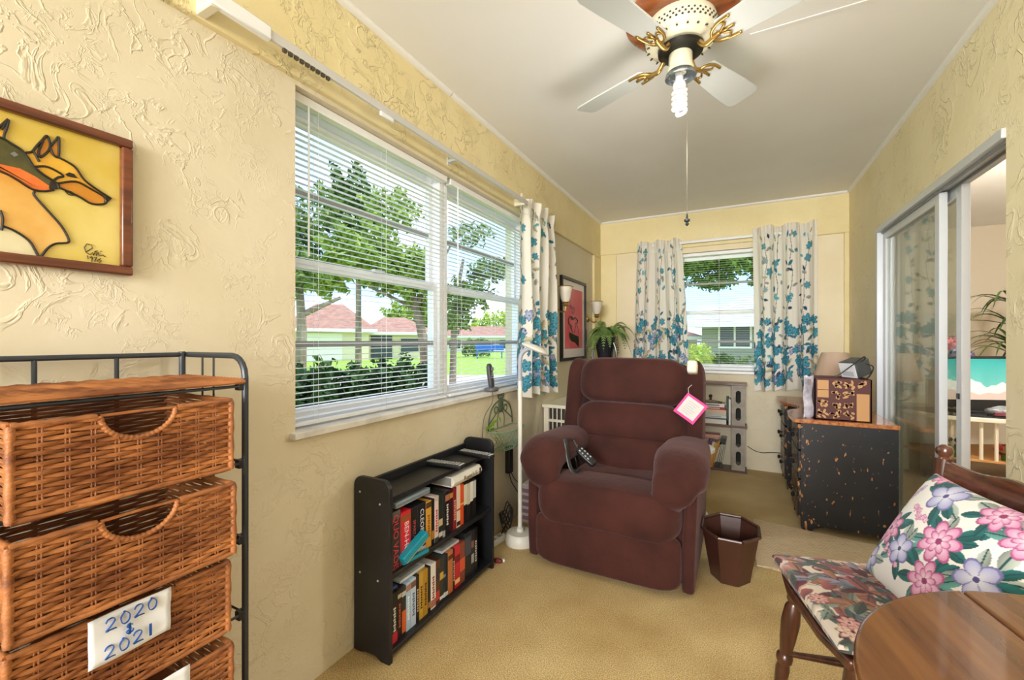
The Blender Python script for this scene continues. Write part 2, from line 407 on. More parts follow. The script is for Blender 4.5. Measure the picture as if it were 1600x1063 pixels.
PF = lambda u, d, z: (u, YF + d, z)
window('window_1', PL, WY0, 1.795, WZ0, WZ1, 1.435, (1.15, 1.70))
window('window_2', PL, 1.80, WY1, WZ0, WZ1, 1.435, (1.15, 1.70))
window('window_3', PF, FX0, FX1, FZ0, FZ1, 1.425, (1.15, 1.71))
M_marble = mat('marble_sill', srgb(226, 224, 220), 0.35, c2=srgb(190, 188, 186), nscale=14, detail=8, lo=0.45, hi=0.8)
struct(MB().box((XL - 0.08, WY0 - 0.02, WZ0 - 0.021), (XL + 0.028, WY1 + 0.02, WZ0 + 0.001)).build('trim_6', M_marble, bevel=0.003), 'white marble window sill')
struct(MB().box((FX0 - 0.02, YF - 0.04, FZ0 - 0.022), (FX1 + 0.02, YF + 0.07, FZ0 + 0.001)).build('trim_7', M_wht, bevel=0.003), 'white window sill')

# ------------------------------------------------------------------ venetian blinds
M_slat = mat('blind_slat', srgb(240, 241, 243), 0.4)
def vinyl(m):
    n, l = m.node_tree.nodes, m.node_tree.links; t = n.new('ShaderNodeBsdfTranslucent'); t.inputs[0].default_value = srgb(236, 238, 240); x = n.new('ShaderNodeMixShader'); x.inputs[0].default_value = .4
    l.new(n['Principled BSDF'].outputs[0], x.inputs[1]); l.new(t.outputs[0], x.inputs[2]); l.new(x.outputs[0], n['Material Output'].inputs[0])
vinyl(M_slat)
def blind(label, axis, u0, u1, z0, z1, dpos, name='venetian_blind'):
    """axis 'y': hangs along the left wall at x=dpos; axis 'x': along the far wall at y=dpos"""
    base = (dpos, (u0 + u1) / 2, z0) if axis == 'y' else ((u0 + u1) / 2, dpos, z0)
    root = thing(name, base, label, 'blind', 'white venetian blinds'); L = u1 - u0
    def Q(u, d, z): return (d, u, z) if axis == 'y' else (u, -d, z)     # local: d>0 towards the room
    sl = MB(); tilt = R(3); pts = []
    for t, hh in ((-1, 0), (-0.33, 0.0016), (0.33, 0.0016), (1, 0)):
        dd = t * 0.0108; pts.append((dd * cos(tilt), hh + dd * sin(tilt) * -1))
    vs = [Q(-L / 2, d, z) for d, z in pts] + [Q(L / 2, d, z) for d, z in pts]
    sl.add(vs, [(i, i + 1, i + 5, i + 4) for i in range(3)])
    first = sl.build('slat', M_slat, root, world=False, smooth=60); zz = z1 - z0 - 0.05; n = int((zz - 0.03) / 0.0212)
    for i in range(n):
        o = first if i == 0 else first.copy()
        if i: col.objects.link(o); o.parent = root
        o.location = (0, 0, 0.032 + i * 0.0212)
    def bx(ua, ub, da, db, za, zb):
        a, b = Q(ua, da, za), Q(ub, db, zb); return MB().box(tuple(min(a[i], b[i]) for i in range(3)), tuple(max(a[i], b[i]) for i in range(3)))
    bx(-L / 2, L / 2, -0.016, 0.016, z1 - z0 - 0.03, z1 - z0).build('headrail', M_wht, root, world=False, bevel=0.002)
    bx(-L / 2, L / 2, -0.012, 0.012, 0.004, 0.016).build('bottom_rail', M_wht, root, world=False, bevel=0.002)
    for u in (-L / 2 + 0.10, L / 2 - 0.10, 0.0):
        c = MB()
        for d in (-0.0135, 0.0135): c.tube([Q(u, d, 0.01), Q(u, d, zz + 0.03)], 0.0008, 4)
        c.build('ladder_cord', M_slat, root, world=False)
    if axis == 'y':
        MB().tube([Q(-L / 2 + 0.055, 0.022, zz - 0.50), Q(-L / 2 + 0.055, 0.022, zz + 0.02)], 0.0035, 6).build('tilt_wand', mat('clear_plastic', srgb(215, 220, 222), 0.2), root, world=False)
    return root
blind('white venetian blind over the left half of the wide window', 'y', WY0 + 0.012, 1.778, WZ0 + 0.004, WZ1 - 0.002, XL - 0.045)
blind('white venetian blind over the half of the wide window beside the curtain', 'y', 1.806, WY1 - 0.012, WZ0 + 0.004, WZ1 - 0.002, XL - 0.045)
blind('white venetian blind in the small end wall window', 'x', FX0 + 0.012, FX1 - 0.012, FZ0 + 0.004, FZ1 - 0.002, YF + 0.045)

# ------------------------------------------------------------------ curtains with a printed teal flower spray
M_curt = printed('curtain_print', 0.85, bump=0.1, bscale=400, trans=0.25)
def curtain_paint(U, V, W, Ht, seed):
    r = random.Random(seed); p = Paint(U, V, srgb(238, 233, 222))
    teal, lteal, navy, grey, lil, stem = srgb(38, 128, 158), srgb(112, 190, 200), srgb(38, 74, 108), srgb(172, 168, 170), srgb(120, 138, 186), srgb(120, 118, 124)
    cream = srgb(222, 208, 170)
    for k in range(int(W / 0.2) + 1):                               # long arching stems
        x = 0.05 + k * 0.2 + r.uniform(-.04, .04); pts = [(x, 0.05)]
        for j in range(12): pts.append((pts[-1][0] + r.uniform(-.028, .028), pts[-1][1] + Ht * 0.075))
        p.stroke(pts, 0.006, stem)
        for (a, b) in pts[1:]:
            for q in range(2):
                p.leaf(a + r.uniform(-.06, .06), b + r.uniform(-.03, .03), r.uniform(.04, .07), r.uniform(.018, .03), r.uniform(0, 6), r.choice([teal, navy, lteal, grey, grey, srgb(150, 170, 150), srgb(200, 190, 160)]), None)
        for (a, b) in pts[7:]:
            
            if r.random() < .55: p.flower(a + r.uniform(-.05, .05), b + r.uniform(-.03, .03), r.uniform(.02, .042), r.choice([4, 5, 7]), r.uniform(0, 3), lteal, r.choice([teal, teal, grey, srgb(70, 150, 150)]), r.choice([navy, stem]), 2)
    for k in range(int(W * 190)):                                    # dense border of blooms along the hem
        v = Ht * (0.05 + 0.40 * r.random() ** 1.5); u = r.uniform(0, W); t = r.random()
        if t < 0.35: p.flower(u, v, r.uniform(.03, .055), r.choice([5, 6]), r.uniform(0, 3), lteal, teal, navy, 2)
        elif t < 0.5: p.flower(u, v, r.uniform(.02, .04), 5, r.uniform(0, 3), srgb(200, 205, 225), lil, navy, 1)
        elif t < 0.62: p.leaf(u, v, .08, .035, r.uniform(0, 6), cream)
        else: p.leaf(u, v, r.uniform(.04, .085), r.uniform(.018, .034), r.uniform(0, 6), r.choice([teal, navy, grey, lteal, srgb(90, 130, 130)]), stem)
    return p.c
def curtain(label, axis, top, bot, z0, z1, dpos, seed, folds, amp=0.025, name='curtain'):
    (a0, a1), (b0, b1) = top, bot; nu, nv = 170, 240; W = (b1 - b0) * 1.75; Ht = z1 - z0
    r = random.Random(seed); ph = [r.uniform(0, 6) for _ in range(4)]
    base = (dpos, (a0 + a1) / 2, z0) if axis == 'y' else ((a0 + a1) / 2, dpos, z0)
    root = thing(name, base, label, 'curtain', 'flowered curtains')
    def pt(u, v):                                                   # v: 0 hem, 1 heading
        e0, e1 = lerp(b0, a0, v ** 1.5), lerp(b1, a1, v ** 1.5)
        k = u + 0.035 * sin(2 * pi * u * 1.5 + ph[0]) * (1 - v)
        hd = max(0.0, (v - 0.91) / 0.09); pin = max(0, 1 - abs(v - 0.92) / 0.05)
        am = amp * (0.55 + 0.45 * (1 - v)) * (1 - 0.45 * pin)
        q = 2 * pi * folds * k + ph[1]
        d = am * (sin(q) + 0.35 * sin(2 * q + ph[2])) + 0.006 * sin(9 * v + ph[3] + 7 * u)
        d += hd * 0.010 * sin(2 * pi * folds * 2.6 * k)
        s = lerp(e0, e1, u) + am * 0.5 * cos(q) * 0.7
        zz = z0 + Ht * v + (0.012 * sin(5 * u + ph[2]) + 0.008 * sin(2 * pi * folds * k)) * (1 - v) + hd * 0.012 * sin(17 * u + ph[0])
        return (dpos + 0.02 + d, s, zz) if axis == 'y' else (s, dpos - 0.02 - d, zz)
    m = MB().grid(pt, nu, nv)
    o = m.build('cloth', M_curt, root, smooth=180)
    U = np.tile(np.linspace(0, W, nu), nv); V = np.repeat(np.linspace(0, Ht, nv), nu)
    put_colors(o.data, curtain_paint(U, V, W, Ht, seed))
    t = MB()
    for v, rr in ((0.915, 0.0025),):
        t.tube([Vector(pt(i / 60, v)) + (Vector((0.004, 0, 0)) if axis == 'y' else Vector((0, -0.004, 0))) for i in range(61)], rr, 5)
    t.build('heading_tape', mat('curtain_tape', srgb(230, 226, 216), 0.9), root)
    return root
curtain('flowered curtain at the end of the wide window beside the floor lamp', 'y', (2.44, 3.0), (2.40, 3.0), 0.79, 2.10, -1.23, 11, 4, 0.028)
curtain('flowered curtain on the end wall next to the potted fern', 'x', (-0.87, -0.465), (-0.92, -0.40), 0.79, 2.13, YF - 0.055, 23, 5)
curtain('flowered curtain on the end wall above the desk lamp', 'x', (0.13, 0.60), (0.15, 0.605), 0.725, 2.16, YF - 0.055, 5, 5)

# ---- curtain rods
M_rod = mat('rod_enamel', srgb(206, 204, 200), 0.35, 0.2)
rod = thing('curtain_rod', (-1.19, 1.6, 2.03), 'long white traverse curtain rod above the wide window', 'curtain rod')
zr = 2.045
MB().box((-1.196, 0.66, zr - 0.014), (-1.182, 2.47, zr + 0.014)).build('rail', M_rod, rod, bevel=0.003)
MB().box((-1.2, 0.60, zr - 0.02), (-1.178, 0.76, zr + 0.02)).build('master_carrier', M_wht, rod, bevel=0.004)
for y in (0.615, 2.43): MB().box((XL + 0.02, y - 0.012, zr - 0.022), (-1.185, y + 0.012, zr + 0.022)).build('end_bracket', mat('bracket_cream', srgb(222, 214, 190), 0.5), rod, bevel=0.003)
m = MB(); m.box((XL + 0.02, 1.70, zr - 0.02), (XL + 0.03, 1.72, zr + 0.02)).box((XL + 0.028, 1.703, zr - 0.006), (-1.19, 1.717, zr + 0.006)); m.build('support_bracket', M_alu, rod)
m = MB()
for k in range(9): m.box((-1.193, 0.80 + k * 0.019, zr - 0.024), (-1.184, 0.811 + k * 0.019, zr - 0.012))
m.build('glide', mat('dark_glide', srgb(70, 62, 50), 0.5), rod)
MB().box((-1.193, 1.19, zr - 0.03), (-1.184, 1.26, zr - 0.013)).build('loose_slide', M_wht, rod, bevel=0.003)
rod2 = thing('curtain_rod', (-0.13, YF - 0.06, 2.09), 'white flat curtain rod across the end wall window', 'curtain rod')
MB().box((-0.86, YF - 0.063, 2.078), (0.60, YF - 0.055, 2.104)).build('rail', M_rod, rod2, bevel=0.002)
for x in (-0.86, 0.592): MB().box((x, YF - 0.057, 2.078), (x + 0.008, YF - 0.01, 2.104)).build('end_bracket', M_rod, rod2)

# ------------------------------------------------------------------ sliding door
M_dg = glass('door_glass', (0.86, 0.88, 0.84, 1), 0.10)
dr = MB(); t = 0.035
dr.box((XR - 0.012, DY0, DZ - t), (XR + 0.10, DY1, DZ)).box((XR - 0.012, DY1 - t, 0), (XR + 0.10, DY1, DZ - t)).box((XR + 0.03, DY0, 0), (XR + 0.10, DY0 + 0.02, DZ - t)).box((XR - 0.012, DY0, 0), (XR + 0.10, DY1 - t, 0.02))
door = struct(dr.build('door_1', M_alu, bevel=0.002), 'aluminium sliding glass door')
m = MB()
for x in (XR + 0.010, XR + 0.052): m.box((x, DY0 + 0.02, DZ - t - 0.012), (x + 0.006, DY1 - t, DZ - t))
m.build('track', mat('track_dark', srgb(140, 142, 145), 0.4, 0.3), door)
def dpanel(x, y0, y1):
    s = MB(); a = 0.05; z0, z1 = 0.025, DZ - t - 0.008
    s.box((x, y0, z0), (x + 0.03, y0 + a, z1)).box((x, y1 - a, z0), (x + 0.03, y1, z1)).box((x, y0 + a, z0), (x + 0.03, y1 - a, z0 + 0.07)).box((x, y0 + a, z1 - 0.045), (x + 0.03, y1 - a, z1))
    o = s.build('door_panel', mat('door_enamel', srgb(204, 207, 210), 0.35, 0.1), door, bevel=0.002)
    MB().box((x + 0.012, y0 + a, z0 + 0.07), (x + 0.018, y1 - a, z1 - 0.045)).build('pane', M_dg, o); return o
p = dpanel(XR + 0.018, 2.70, DY1 - t)
p2 = dpanel(XR + 0.060, 2.60, 3.50)
MB().box((XR + 0.054, 2.615, 0.90), (XR + 0.062, 2.635, 0.925)).build('latch', mat('black_plastic', srgb(28, 28, 30), 0.4), p2)
# ------------------------------------------------------------------ outdoors
GZ = -0.15
M_lawn = mat('lawn', srgb(120, 165, 40), 0.9, c2=srgb(158, 195, 62), nscale=6, bump=0.4, bscale=40)
M_conc = mat('concrete', srgb(196, 180, 160), 0.9, c2=srgb(210, 196, 178), nscale=2)
struct(MB().box((-90, -40, GZ - 0.3), (60, 110, GZ)).build('ground', M_lawn), 'green lawn outside')
SA, CA = 0.4657, 0.8849
def W(px, t, z=0.0):
    a = (px - 800) / 665; return Vector(((-SA + a * CA) * t, (CA + a * SA) * t, z))
def ofr(px, t):                                     # frame standing on the ground, its -y side turned to the house
    o = W(px, t, GZ); yv = Vector((o.x, o.y, 0)).normalized(); xv = Vector((yv.y, -yv.x, 0)); return frame(xv, yv, (0, 0, 1), o)
Fm = ofr(770, 13.2)
struct(MB().box((-16, -2.4, 0), (14, 2.6, 0.02), Fm).build('road', M_conc), 'pale concrete roadway')
M_leafs = {k: mat('leaf_' + k, srgb(*a), 0.7, c2=srgb(*b), nscale=3, spec=.15) for k, a, b in (('lime', (112, 138, 48), (166, 186, 88)), ('mid', (82, 104, 52), (130, 150, 80)), ('dark', (48, 72, 34), (92, 120, 52)), ('hedge', (34, 58, 34), (74, 104, 60)), ('yellow', (150, 178, 50), (200, 214, 96)))}
M_bark = mat('bark', srgb(110, 94, 78), 0.9, c2=srgb(150, 136, 120), nscale=6, stretch=(1, 1, .3), bump=0.5, bscale=20)
def leaf_mesh(blobs, size, seed, hollow=0.4):
    r = np.random.default_rng(seed); V = []; 
    for (c, rad, n) in blobs:
        d = r.normal(size=(n, 3)); d /= np.linalg.norm(d, axis=1)[:, None]
        q = np.array(c) + d * np.array(rad) * (hollow + (1 - hollow) * r.random(n) ** 0.5)[:, None] * (0.86 + 0.24 * np.sin(d[:, :1] * 7 + d[:, 1:2] * 5 + d[:, 2:] * 6))
        a = r.normal(size=(n, 3)); a /= np.linalg.norm(a, axis=1)[:, None]; b = np.cross(a, r.normal(size=(n, 3))); b /= np.linalg.norm(b, axis=1)[:, None]
        s = size * (0.6 + 0.8 * r.random(n))[:, None]
        V.append(np.stack([q - a * s, q + b * s * 0.45, q + a * s, q - b * s * 0.45], 1).reshape(-1, 3))
    V = np.concatenate(V); m = MB(); m.v = [tuple(p) for p in V.tolist()]; m.f = [(4 * i, 4 * i + 1, 4 * i + 2, 4 * i + 3) for i in range(len(V) // 4)]
    return m
def tree(label, px, t, trunk, blobs, kind, size, seed, name='tree', group='trees in the garden'):
    """trunk: points (side, away, z, radius) and blobs ((side,away,z),(rx,ry,rz),n) in the tree's own frame"""
    F = ofr(px, t); root = thing(name, F.translation, label, 'tree', group)
    if trunk:
        for br in trunk: 
            MB().tube([F @ Vector(p[:3]) for p in br], [p[3] for p in br], 9).build('trunk' if br is trunk[0] else 'branch', M_bark, root)
    o = leaf_mesh([(F @ Vector(c), rd, n) for c, rd, n in blobs], size, seed).build('foliage', M_leafs[kind], root, smooth=None); o['kind'] = 'stuff'
    return root
tree('leafy tree with a leaning pale trunk seen through the left blind', 655, 13.5,
     [[(0.25, 0, 0, .20), (0.15, 0, 1.2, .16), (-.1, 0, 2.4, .12), (-.5, 0, 3.6, .08), (-1.0, 0, 4.6, .05)], [(-.1, 0, 2.4, .08), (.5, .1, 3.4, .05), (1.1, .2, 4.6, .03)], [(-.1, 0, 2.3, .06), (-1.4, -.2, 2.9, .04), (-2.3, -.2, 3.4, .02)]],
     [((-1.7, -.3, 3.9), (1.5, 1.3, .9), 2600), ((-.4, 0, 3.4), (1.2, 1.1, .95), 2200), ((-2.9, 0, 3.3), (1.0, 1, .7), 1500), ((-.9, .3, 5.4), (1.1, 1, .8), 900), ((.3, .5, 2.4), (.8, .7, .45), 700)], 'lime', 0.11, 1)
tree('tall darker tree reaching into the sky behind the leaning tree', 560, 19,
     [[(0, 0, 0, .14), (0, 0, 4, .12), (.2, 0, 8, .06)]],
     [((-.4, 0, 6.9), (1.5, 1.4, 2.3), 2600), ((-2.5, 0, 5.4), (1.4, 1.2, 1.4), 1500), ((1.2, 0, 4.6), (1.4, 1.2, 1.2), 1500)], 'dark', 0.15, 2)
tree('garden tree with thin spreading branches seen through the blind beside the curtain', 707, 12,
     [[(0, 0, 0, .10), (.05, 0, 2.2, .08), (.3, 0, 3.6, .04)], [(.05, 0, 1.9, .07), (.7, 0, 2.9, .05), (1.3, 0, 3.5, .025)]],
     [((.4, 0, 2.6), (.9, .8, .55), 900), ((1.1, 0, 3.3), (.8, .8, .35), 600), ((.1, 0, 1.9), (.55, .5, .4), 450), ((.5, 0, 4.3), (.7, .6, .4), 260)], 'mid', 0.085, 3)
tree('tree trunk and crown nearest the left edge of the wide window', 468, 10,
     [[(0, 0, 0, .15), (.05, 0, 1.6, .11), (.0, 0, 2.6, .08), (-.4, 0, 3.8, .05)], [(.03, 0, 1.9, .08), (.9, 0, 2.35, .04)]],
     [((-.2, 0, 2.9), (1.0, .9, .6), 1300), ((.3, 0, 4.4), (.9, .9, .6), 700)], 'mid', 0.08, 4)
tree('bright green tree standing behind the pink roofed bungalow', 630, 42, [[(0, 0, 0, .3), (0, 0, 3, .2)]], [((0, 0, 3.4), (2.6, 2, 2.0), 1800), ((2.4, 0, 2.6), (1.6, 1.5, 1.5), 900)], 'lime', 0.22, 5)
tree('round green tree far across the lawn by the white house', 775, 60, [[(0, 0, 0, .3), (0, 0, 3, .2)]], [((0, 0, 3.2), (4.2, 2, 2.4), 1400), ((-3.4, 0, 2.4), (2, 2, 1.6), 600)], 'yellow', 0.3, 6)
tree('oak crown hanging over the top of the end wall window', 1085, 9.6, [[(-2.6, .6, 0, .26), (-2.4, .6, 2.2, .2), (-1.2, .2, 3.2, .12), (.6, 0, 3.5, .06)]],
     [((-.9, 0, 3.05), (1.2, .9, .65), 6000), ((.5, 0, 3.25), (1.3, .9, .6), 6000), ((1.4, .1, 2.75), (.4, .5, .40), 900), ((-.7, 0, 2.45), (.45, .5, .32), 900), ((.4, .0, 2.6), (.5, .4, .2), 500)], 'mid', 0.06, 7)
# clipped hedge under the wide window
hd = thing('hedge', (-2.9, 2.2, GZ), 'dark clipped hedge right outside the wide window', 'hedge')
o = leaf_mesh([((-2.9, 1.0 + .3 * k, .42), (.36, .44, .56 + .05 * sin(k * 2.1)), 2400) for k in range(9)], 0.042, 9, 0.6).build('foliage', M_leafs['hedge'], hd, smooth=None); o['kind'] = 'stuff'
m = MB()
for k in range(9): m.tube([(-2.9, 1.0 + .3 * k, GZ), (-2.88, 1.02 + .3 * k, .3), (-2.9, 1.0 + .3 * k, .6)], [.03, .025, .012], 6)
m.build('stems', M_bark, hd)
# bungalows
M_roof = mat('roof_pink', srgb(150, 106, 90), 0.85, c2=srgb(174, 130, 112), nscale=3, bump=0.4, bscale=14)
M_sid = mat('siding_grey', srgb(150, 152, 140), 0.8)
M_wall = mat('bungalow_cream', srgb(228, 214, 184), 0.85)
M_dk = mat('dark_window', srgb(70, 78, 88), 0.25)
def bungalow(label, px, t, blocks, name='bungalow'):
    F = ofr(px, t); root = thing(name, F.translation, label, 'house')
    for (x0, x1, y0, y1, eave, ridge, over, wm, rm) in blocks:
        MB().box((x0, y0, 0), (x1, y1, eave), F).build('walls', wm, root)
        a, b, c, d = x0 - over, x1 + over, y0 - over, y1 + over; ym = (c + d) / 2; hip = min((d - c) / 2, (b - a) / 2) * 0.7
        vs = [F @ Vector(p) for p in [(a, c, eave), (b, c, eave), (b, d, eave), (a, d, eave), (a + hip, ym, ridge), (b - hip, ym, ridge)]]
        rf = MB().add(vs, [(0, 1, 5, 4), (1, 2, 5), (2, 3, 4, 5), (3, 0, 4), (3, 2, 1, 0)]).build('roof', rm, root, smooth=None)
        MB().box((a, c - .03, eave - 0.18), (b, c + .02, eave + .02), F).build('fascia', M_trim, rf)
    return root, F
rA, FA = bungalow('cream bungalow with a pink tiled roof beyond the hedge', 540, 27, [(-3.4, 1.4, 0, 5, 2.0, 3.75, .5, M_wall, M_roof), (1.4, 5.4, 1.5, 6, 1.85, 3.0, .6, M_wall, M_roof)])
MB().box((-2.6, -.04, 0), (-.2, .02, 1.75), FA).build('garage_door', mat('garage_white', srgb(240, 236, 226), .7), rA)
MB().box((1.6, 1.45, 0), (3.0, 1.52, 1.6), FA).build('carport_opening', M_dk, rA)
MB().box((3.6, 1.45, .5), (4.8, 1.52, 1.4), FA).build('window', M_dk, rA)
rB, FB = bungalow('white house with a pinkish roof far across the lawn', 752, 47, [(-4.5, 5.0, 0, 5, 1.75, 2.9, .6, mat('house_white', srgb(240, 236, 226), .8), M_roof)])
for x in (-3.5, -.8, 2.0): MB().box((x, -.04, .4), (x + 1.2, .02, 1.3), FB).build('window', M_dk, rB)
rC, FC = bungalow('grey sided house framed by the end wall window', 1150, 18.5, [(-1.35, 6.5, 0, 6, 2.05, 3.5, .8, M_sid, mat('roof_grey', srgb(166, 160, 150), .85, c2=srgb(186, 180, 170), nscale=4))])
for k in range(9): MB().box((-1.36, -.03, .2 + k * .2), (6.5, 0.0, .385 + k * .2), FC).build('siding_board', M_sid, rC)
wn_ = MB().box((-.70, -.08, .95), (.60, -.03, 2.0), FC).build('window', M_trim, rC)
for x in (-.62, -.01): MB().box((x, -.1, 1.03), (x + .53, -.07, 1.92), FC).build('pane', M_dk, wn_)
rD, FD = bungalow('low pink roof edge left of the grey sided house', 1062, 24, [(-3, .9, 0, 4, 1.5, 2.1, .4, M_wall, M_roof)])
def shrub(label, px, t, blobs, kind, size, seed, name='shrub'):
    F = ofr(px, t); root = thing(name, F.translation, label, 'shrub', 'garden shrubs')
    o = leaf_mesh([(F @ Vector(c), rd, n) for c, rd, n in blobs], size, seed, .7).build('foliage', M_leafs[kind], root, smooth=None); o['kind'] = 'stuff'
    MB().tube([F @ Vector((0, 0, 0)), F @ Vector((0, 0, .4))], .04, 6).build('stem', M_bark, root)
shrub('round yellow green shrub in front of the grey sided house', 1094, 14.5, [((0, 0, .62), (.48, .45, .62), 1500)], 'yellow', .05, 20)
shrub('low dark shrub along the grey house wall at the right', 1170, 16.5, [((0, 0, .35), (.6, .3, .36), 700)], 'mid', .05, 21)
shrub('rounded olive shrub on the far lawn beside the blue bench', 745, 33, [((0, 0, .7), (1.5, .8, .8), 900)], 'mid', .13, 22)
F = ofr(1130, 13.6); pl = thing('planter_box', F.translation, 'grey square planter with a leafy plant on the lawn outside', 'planter')
MB().box((-.25, -.2, 0), (.25, .2, .42), F).build('box', mat('planter_grey', srgb(140, 132, 134), .8), pl, bevel=.01)
o = leaf_mesh([(F @ Vector((0, 0, .62)), (.33, .28, .28), 700)], .05, 30, .6).build('foliage', M_leafs['dark'], pl, smooth=None); o['kind'] = 'stuff'
F = ofr(765, 30); bn = thing('garden_bench', F.translation, 'blue bench standing on the far lawn', 'bench'); M_blu = mat('bench_blue', srgb(40, 110, 190), .5)
MB().box((-1.0, -.2, .45), (1.0, .25, .52), F).build('seat', M_blu, bn); MB().box((-1.0, .22, .6), (1.0, .3, 1.0), F).build('backrest', M_blu, bn)
for x in (-.9, .82): MB().box((x, -.18, 0), (x + .08, .28, .45), F).build('leg', M_blu, bn)

# ------------------------------------------------------------------ recliner
M_vel = mat('maroon_velvet', srgb(54, 27, 22), 0.85, c2=srgb(70, 36, 30), nscale=5, sheen=0.2, bump=0.25, bscale=40, spec=.2)
MATS['maroon_velvet'].node_tree.nodes['Principled BSDF'].inputs['Sheen Tint'].default_value = (0.75, 0.5, 0.5, 1)
rc = thing('recliner_chair', (-0.575, 2.45, 0), 'maroon velvet lift recliner with padded arms in the middle of the room', 'recliner')
CXR = -0.575
def sweep(path, rx, rn, side=(1, 0, 0), n=22, e=2.6, k=5):
    P = smooth_path(path, k); q = len(path); S = Vector(side)
    def at(lst, i):
        t = i / (len(P) - 1) * (q - 1); j = min(int(t), q - 2); f = t - j; f = f * f * (3 - 2 * f); return lst[j] + (lst[j + 1] - lst[j]) * f
    vs = []; fs = []
    for i, p in enumerate(P):
        T = (P[min(i + 1, len(P) - 1)] - P[max(i - 1, 0)]).normalized(); N = S.cross(T).normalized()
        for j in range(n):
            a = 2 * pi * j / n; ca, sa = cos(a), sin(a); f = (abs(ca) ** e + abs(sa) ** e) ** (-1 / e)
            vs.append(p + S * ca * f * at(rx, i) + N * sa * f * at(rn, i))
    for i in range(len(P) - 1):
        for j in range(n): fs.append((i * n + j, i * n + (j + 1) % n, (i + 1) * n + (j + 1) % n, (i + 1) * n + j))
    fs.append(tuple(range(n))[::-1]); fs.append(tuple((len(P) - 1) * n + j for j in range(n)))
    return MB().add(vs, fs)
# skirt and side panels, flaring a little towards the arms
for sg in (-1, 1):
    poly = [(2.06, .015), (2.84, .015), (2.87, .50), (2.60, .55), (2.12, .53), (2.075, .45), (2.05, .2)]
    xs = CXR + sg * 0.355
    m = MB().prism(poly, lambda u, v, t, sg=sg, xs=xs: (xs + sg * (t + 0.03 * max(0, v - .1)), u, v), 0.0, 0.055)
    m.build('side_panel', M_vel, rc, bevel=.018, seg=3)
    # padded arm: runs forward, rolls over the front and tucks under
    xa = CXR + sg * 0.335
    a = sweep([(xa - sg * .01, 2.74, .525), (xa, 2.62, .55), (xa, 2.45, .555), (xa, 2.28, .560), (xa + sg * .01, 2.16, .555), (xa + sg * .01, 2.075, .515), (xa - sg * .012, 2.05, .465), (xa - sg * .035, 2.075, .41), (xa - sg * .04, 2.11, .385)],
              [.08, .112, .124, .128, .126, .115, .095, .065, .03], [.06, .07, .076, .08, .082, .08, .066, .042, .018], n=26, e=2.5, k=6)
    a.build('arm_pad', M_vel, rc, smooth=180)
MB().box((CXR - .36, 2.10, .03), (CXR + .36, 2.84, .30)).build('base_frame', M_vel, rc, bevel=.02)
# foot panel, seat roll and seat
MB().cushion((CXR, 2.055, .150), (.715, .10, .265), (7, 3, 7), 16).build('foot_panel', M_vel, rc, smooth=180)
def roll(q):
    q.z += 0.012 * cos(q.x * 4.2) - 0.006; return q
MB().cushion((CXR, 2.125, .345), (.715, .28, .235), (9, 3.0, 3.2), 18, roll).build('seat_roll', M_vel, rc, smooth=180)
def dip(q):
    if q.z > 0: q.z -= 0.03 * max(0, 1 - (q.x / .24) ** 2) * max(0, 1 - ((q.y) / .22) ** 2)
    return q
MB().cushion((CXR, 2.36, .375), (.50, .46, .16), (5, 4, 3), 16, dip).build('seat_cushion', M_vel, rc, smooth=180)
# reclined back: shell with wings and three pillows
def back(c, size, e=4, fn=None, tilt=14, n=16, name='back_pillow'):
    Mx = Matrix.Rotation(R(-tilt), 3, 'X'); MB().cushion(c, size, e, n, fn, Mx).build(name, M_vel, rc, smooth=180)
back((CXR, 2.80, .70), (.72, .14, .66), (6, 5, 8), name='back_shell')
for sg in (-1, 1): back((CXR + sg * .358, 2.715, .735), (.115, .22, .62), (3, 4, 6), name='back_wing')
def puff(q): 
    q.y -= 0.012 * cos(q.x * 5); return q
back((CXR, 2.700, .905), (.655, .20, .29), (6, 2.6, 3.6), puff)
back((CXR, 2.625, .665), (.645, .20, .235), (6, 2.6, 3.2), puff)
back((CXR, 2.56, .480), (.60, .17, .22), (6, 2.6, 3.2), puff)
# white care patch, hang tag, hand control in its holder
Mt = Matrix.Translation((-0.232, 2.70, 1.028)) @ Matrix.Rotation(R(-14), 4, 'X') @ Matrix.Rotation(R(8), 4, 'Z')
o = MB().cushion((-.222, 2.660, 1.005), (.055, .10, .075), 6, 6, None, Matrix.Rotation(R(-14), 3, 'X')).build('headrest_label', mat('label_cream', srgb(226, 220, 200), .7), rc, smooth=180); lab(o, 'cream paper label over the wing')
Ft = frame((.80, .12, -.58), (.58, .05, .80), (.1, -.98, .06), (-.222, 2.53, .787))
ht = thing('hang_tag', (-.222, 2.53, .787), 'pink and white cardboard tag hanging on the recliner back', 'tag')
MB().box((-.062, -.065, -.0015), (.062, .065, .0015), Ft).build('card', mat('tag_pink', srgb(226, 60, 140), .6), ht)
MB().box((-.050, -.05, .001), (.050, .052, .0025), Ft).build('print_area', mat('tag_white', srgb(206, 202, 198), .6), ht)
m = MB()
for k in range(6): m.box((-.034, .03 - k * .013, .0024), (.03 - .008 * (k % 3), .034 - k * .013, .0030), Ft)
m.build('print_lines', mat('print_grey', srgb(186, 178, 176), .6), ht)
MB().tube([Ft @ Vector((-.055, .06, 0)), Ft @ Vector((-.075, .085, -.02)), Ft @ Vector((-.07, .11, -.05))], .0012, 5).build('string', mat('tag_string', srgb(230, 220, 205), .8), ht)
M_blk = mat('black_plastic', srgb(28, 28, 30), 0.4)
hc = thing('hand_control', (-.71, 2.33, .47), 'black recliner hand control leaning on the seat', 'remote')
Fh = frame((.78, -.05, -.60), (.38, .80, .45), (.35, -.58, .72), (-.715, 2.22, .535))
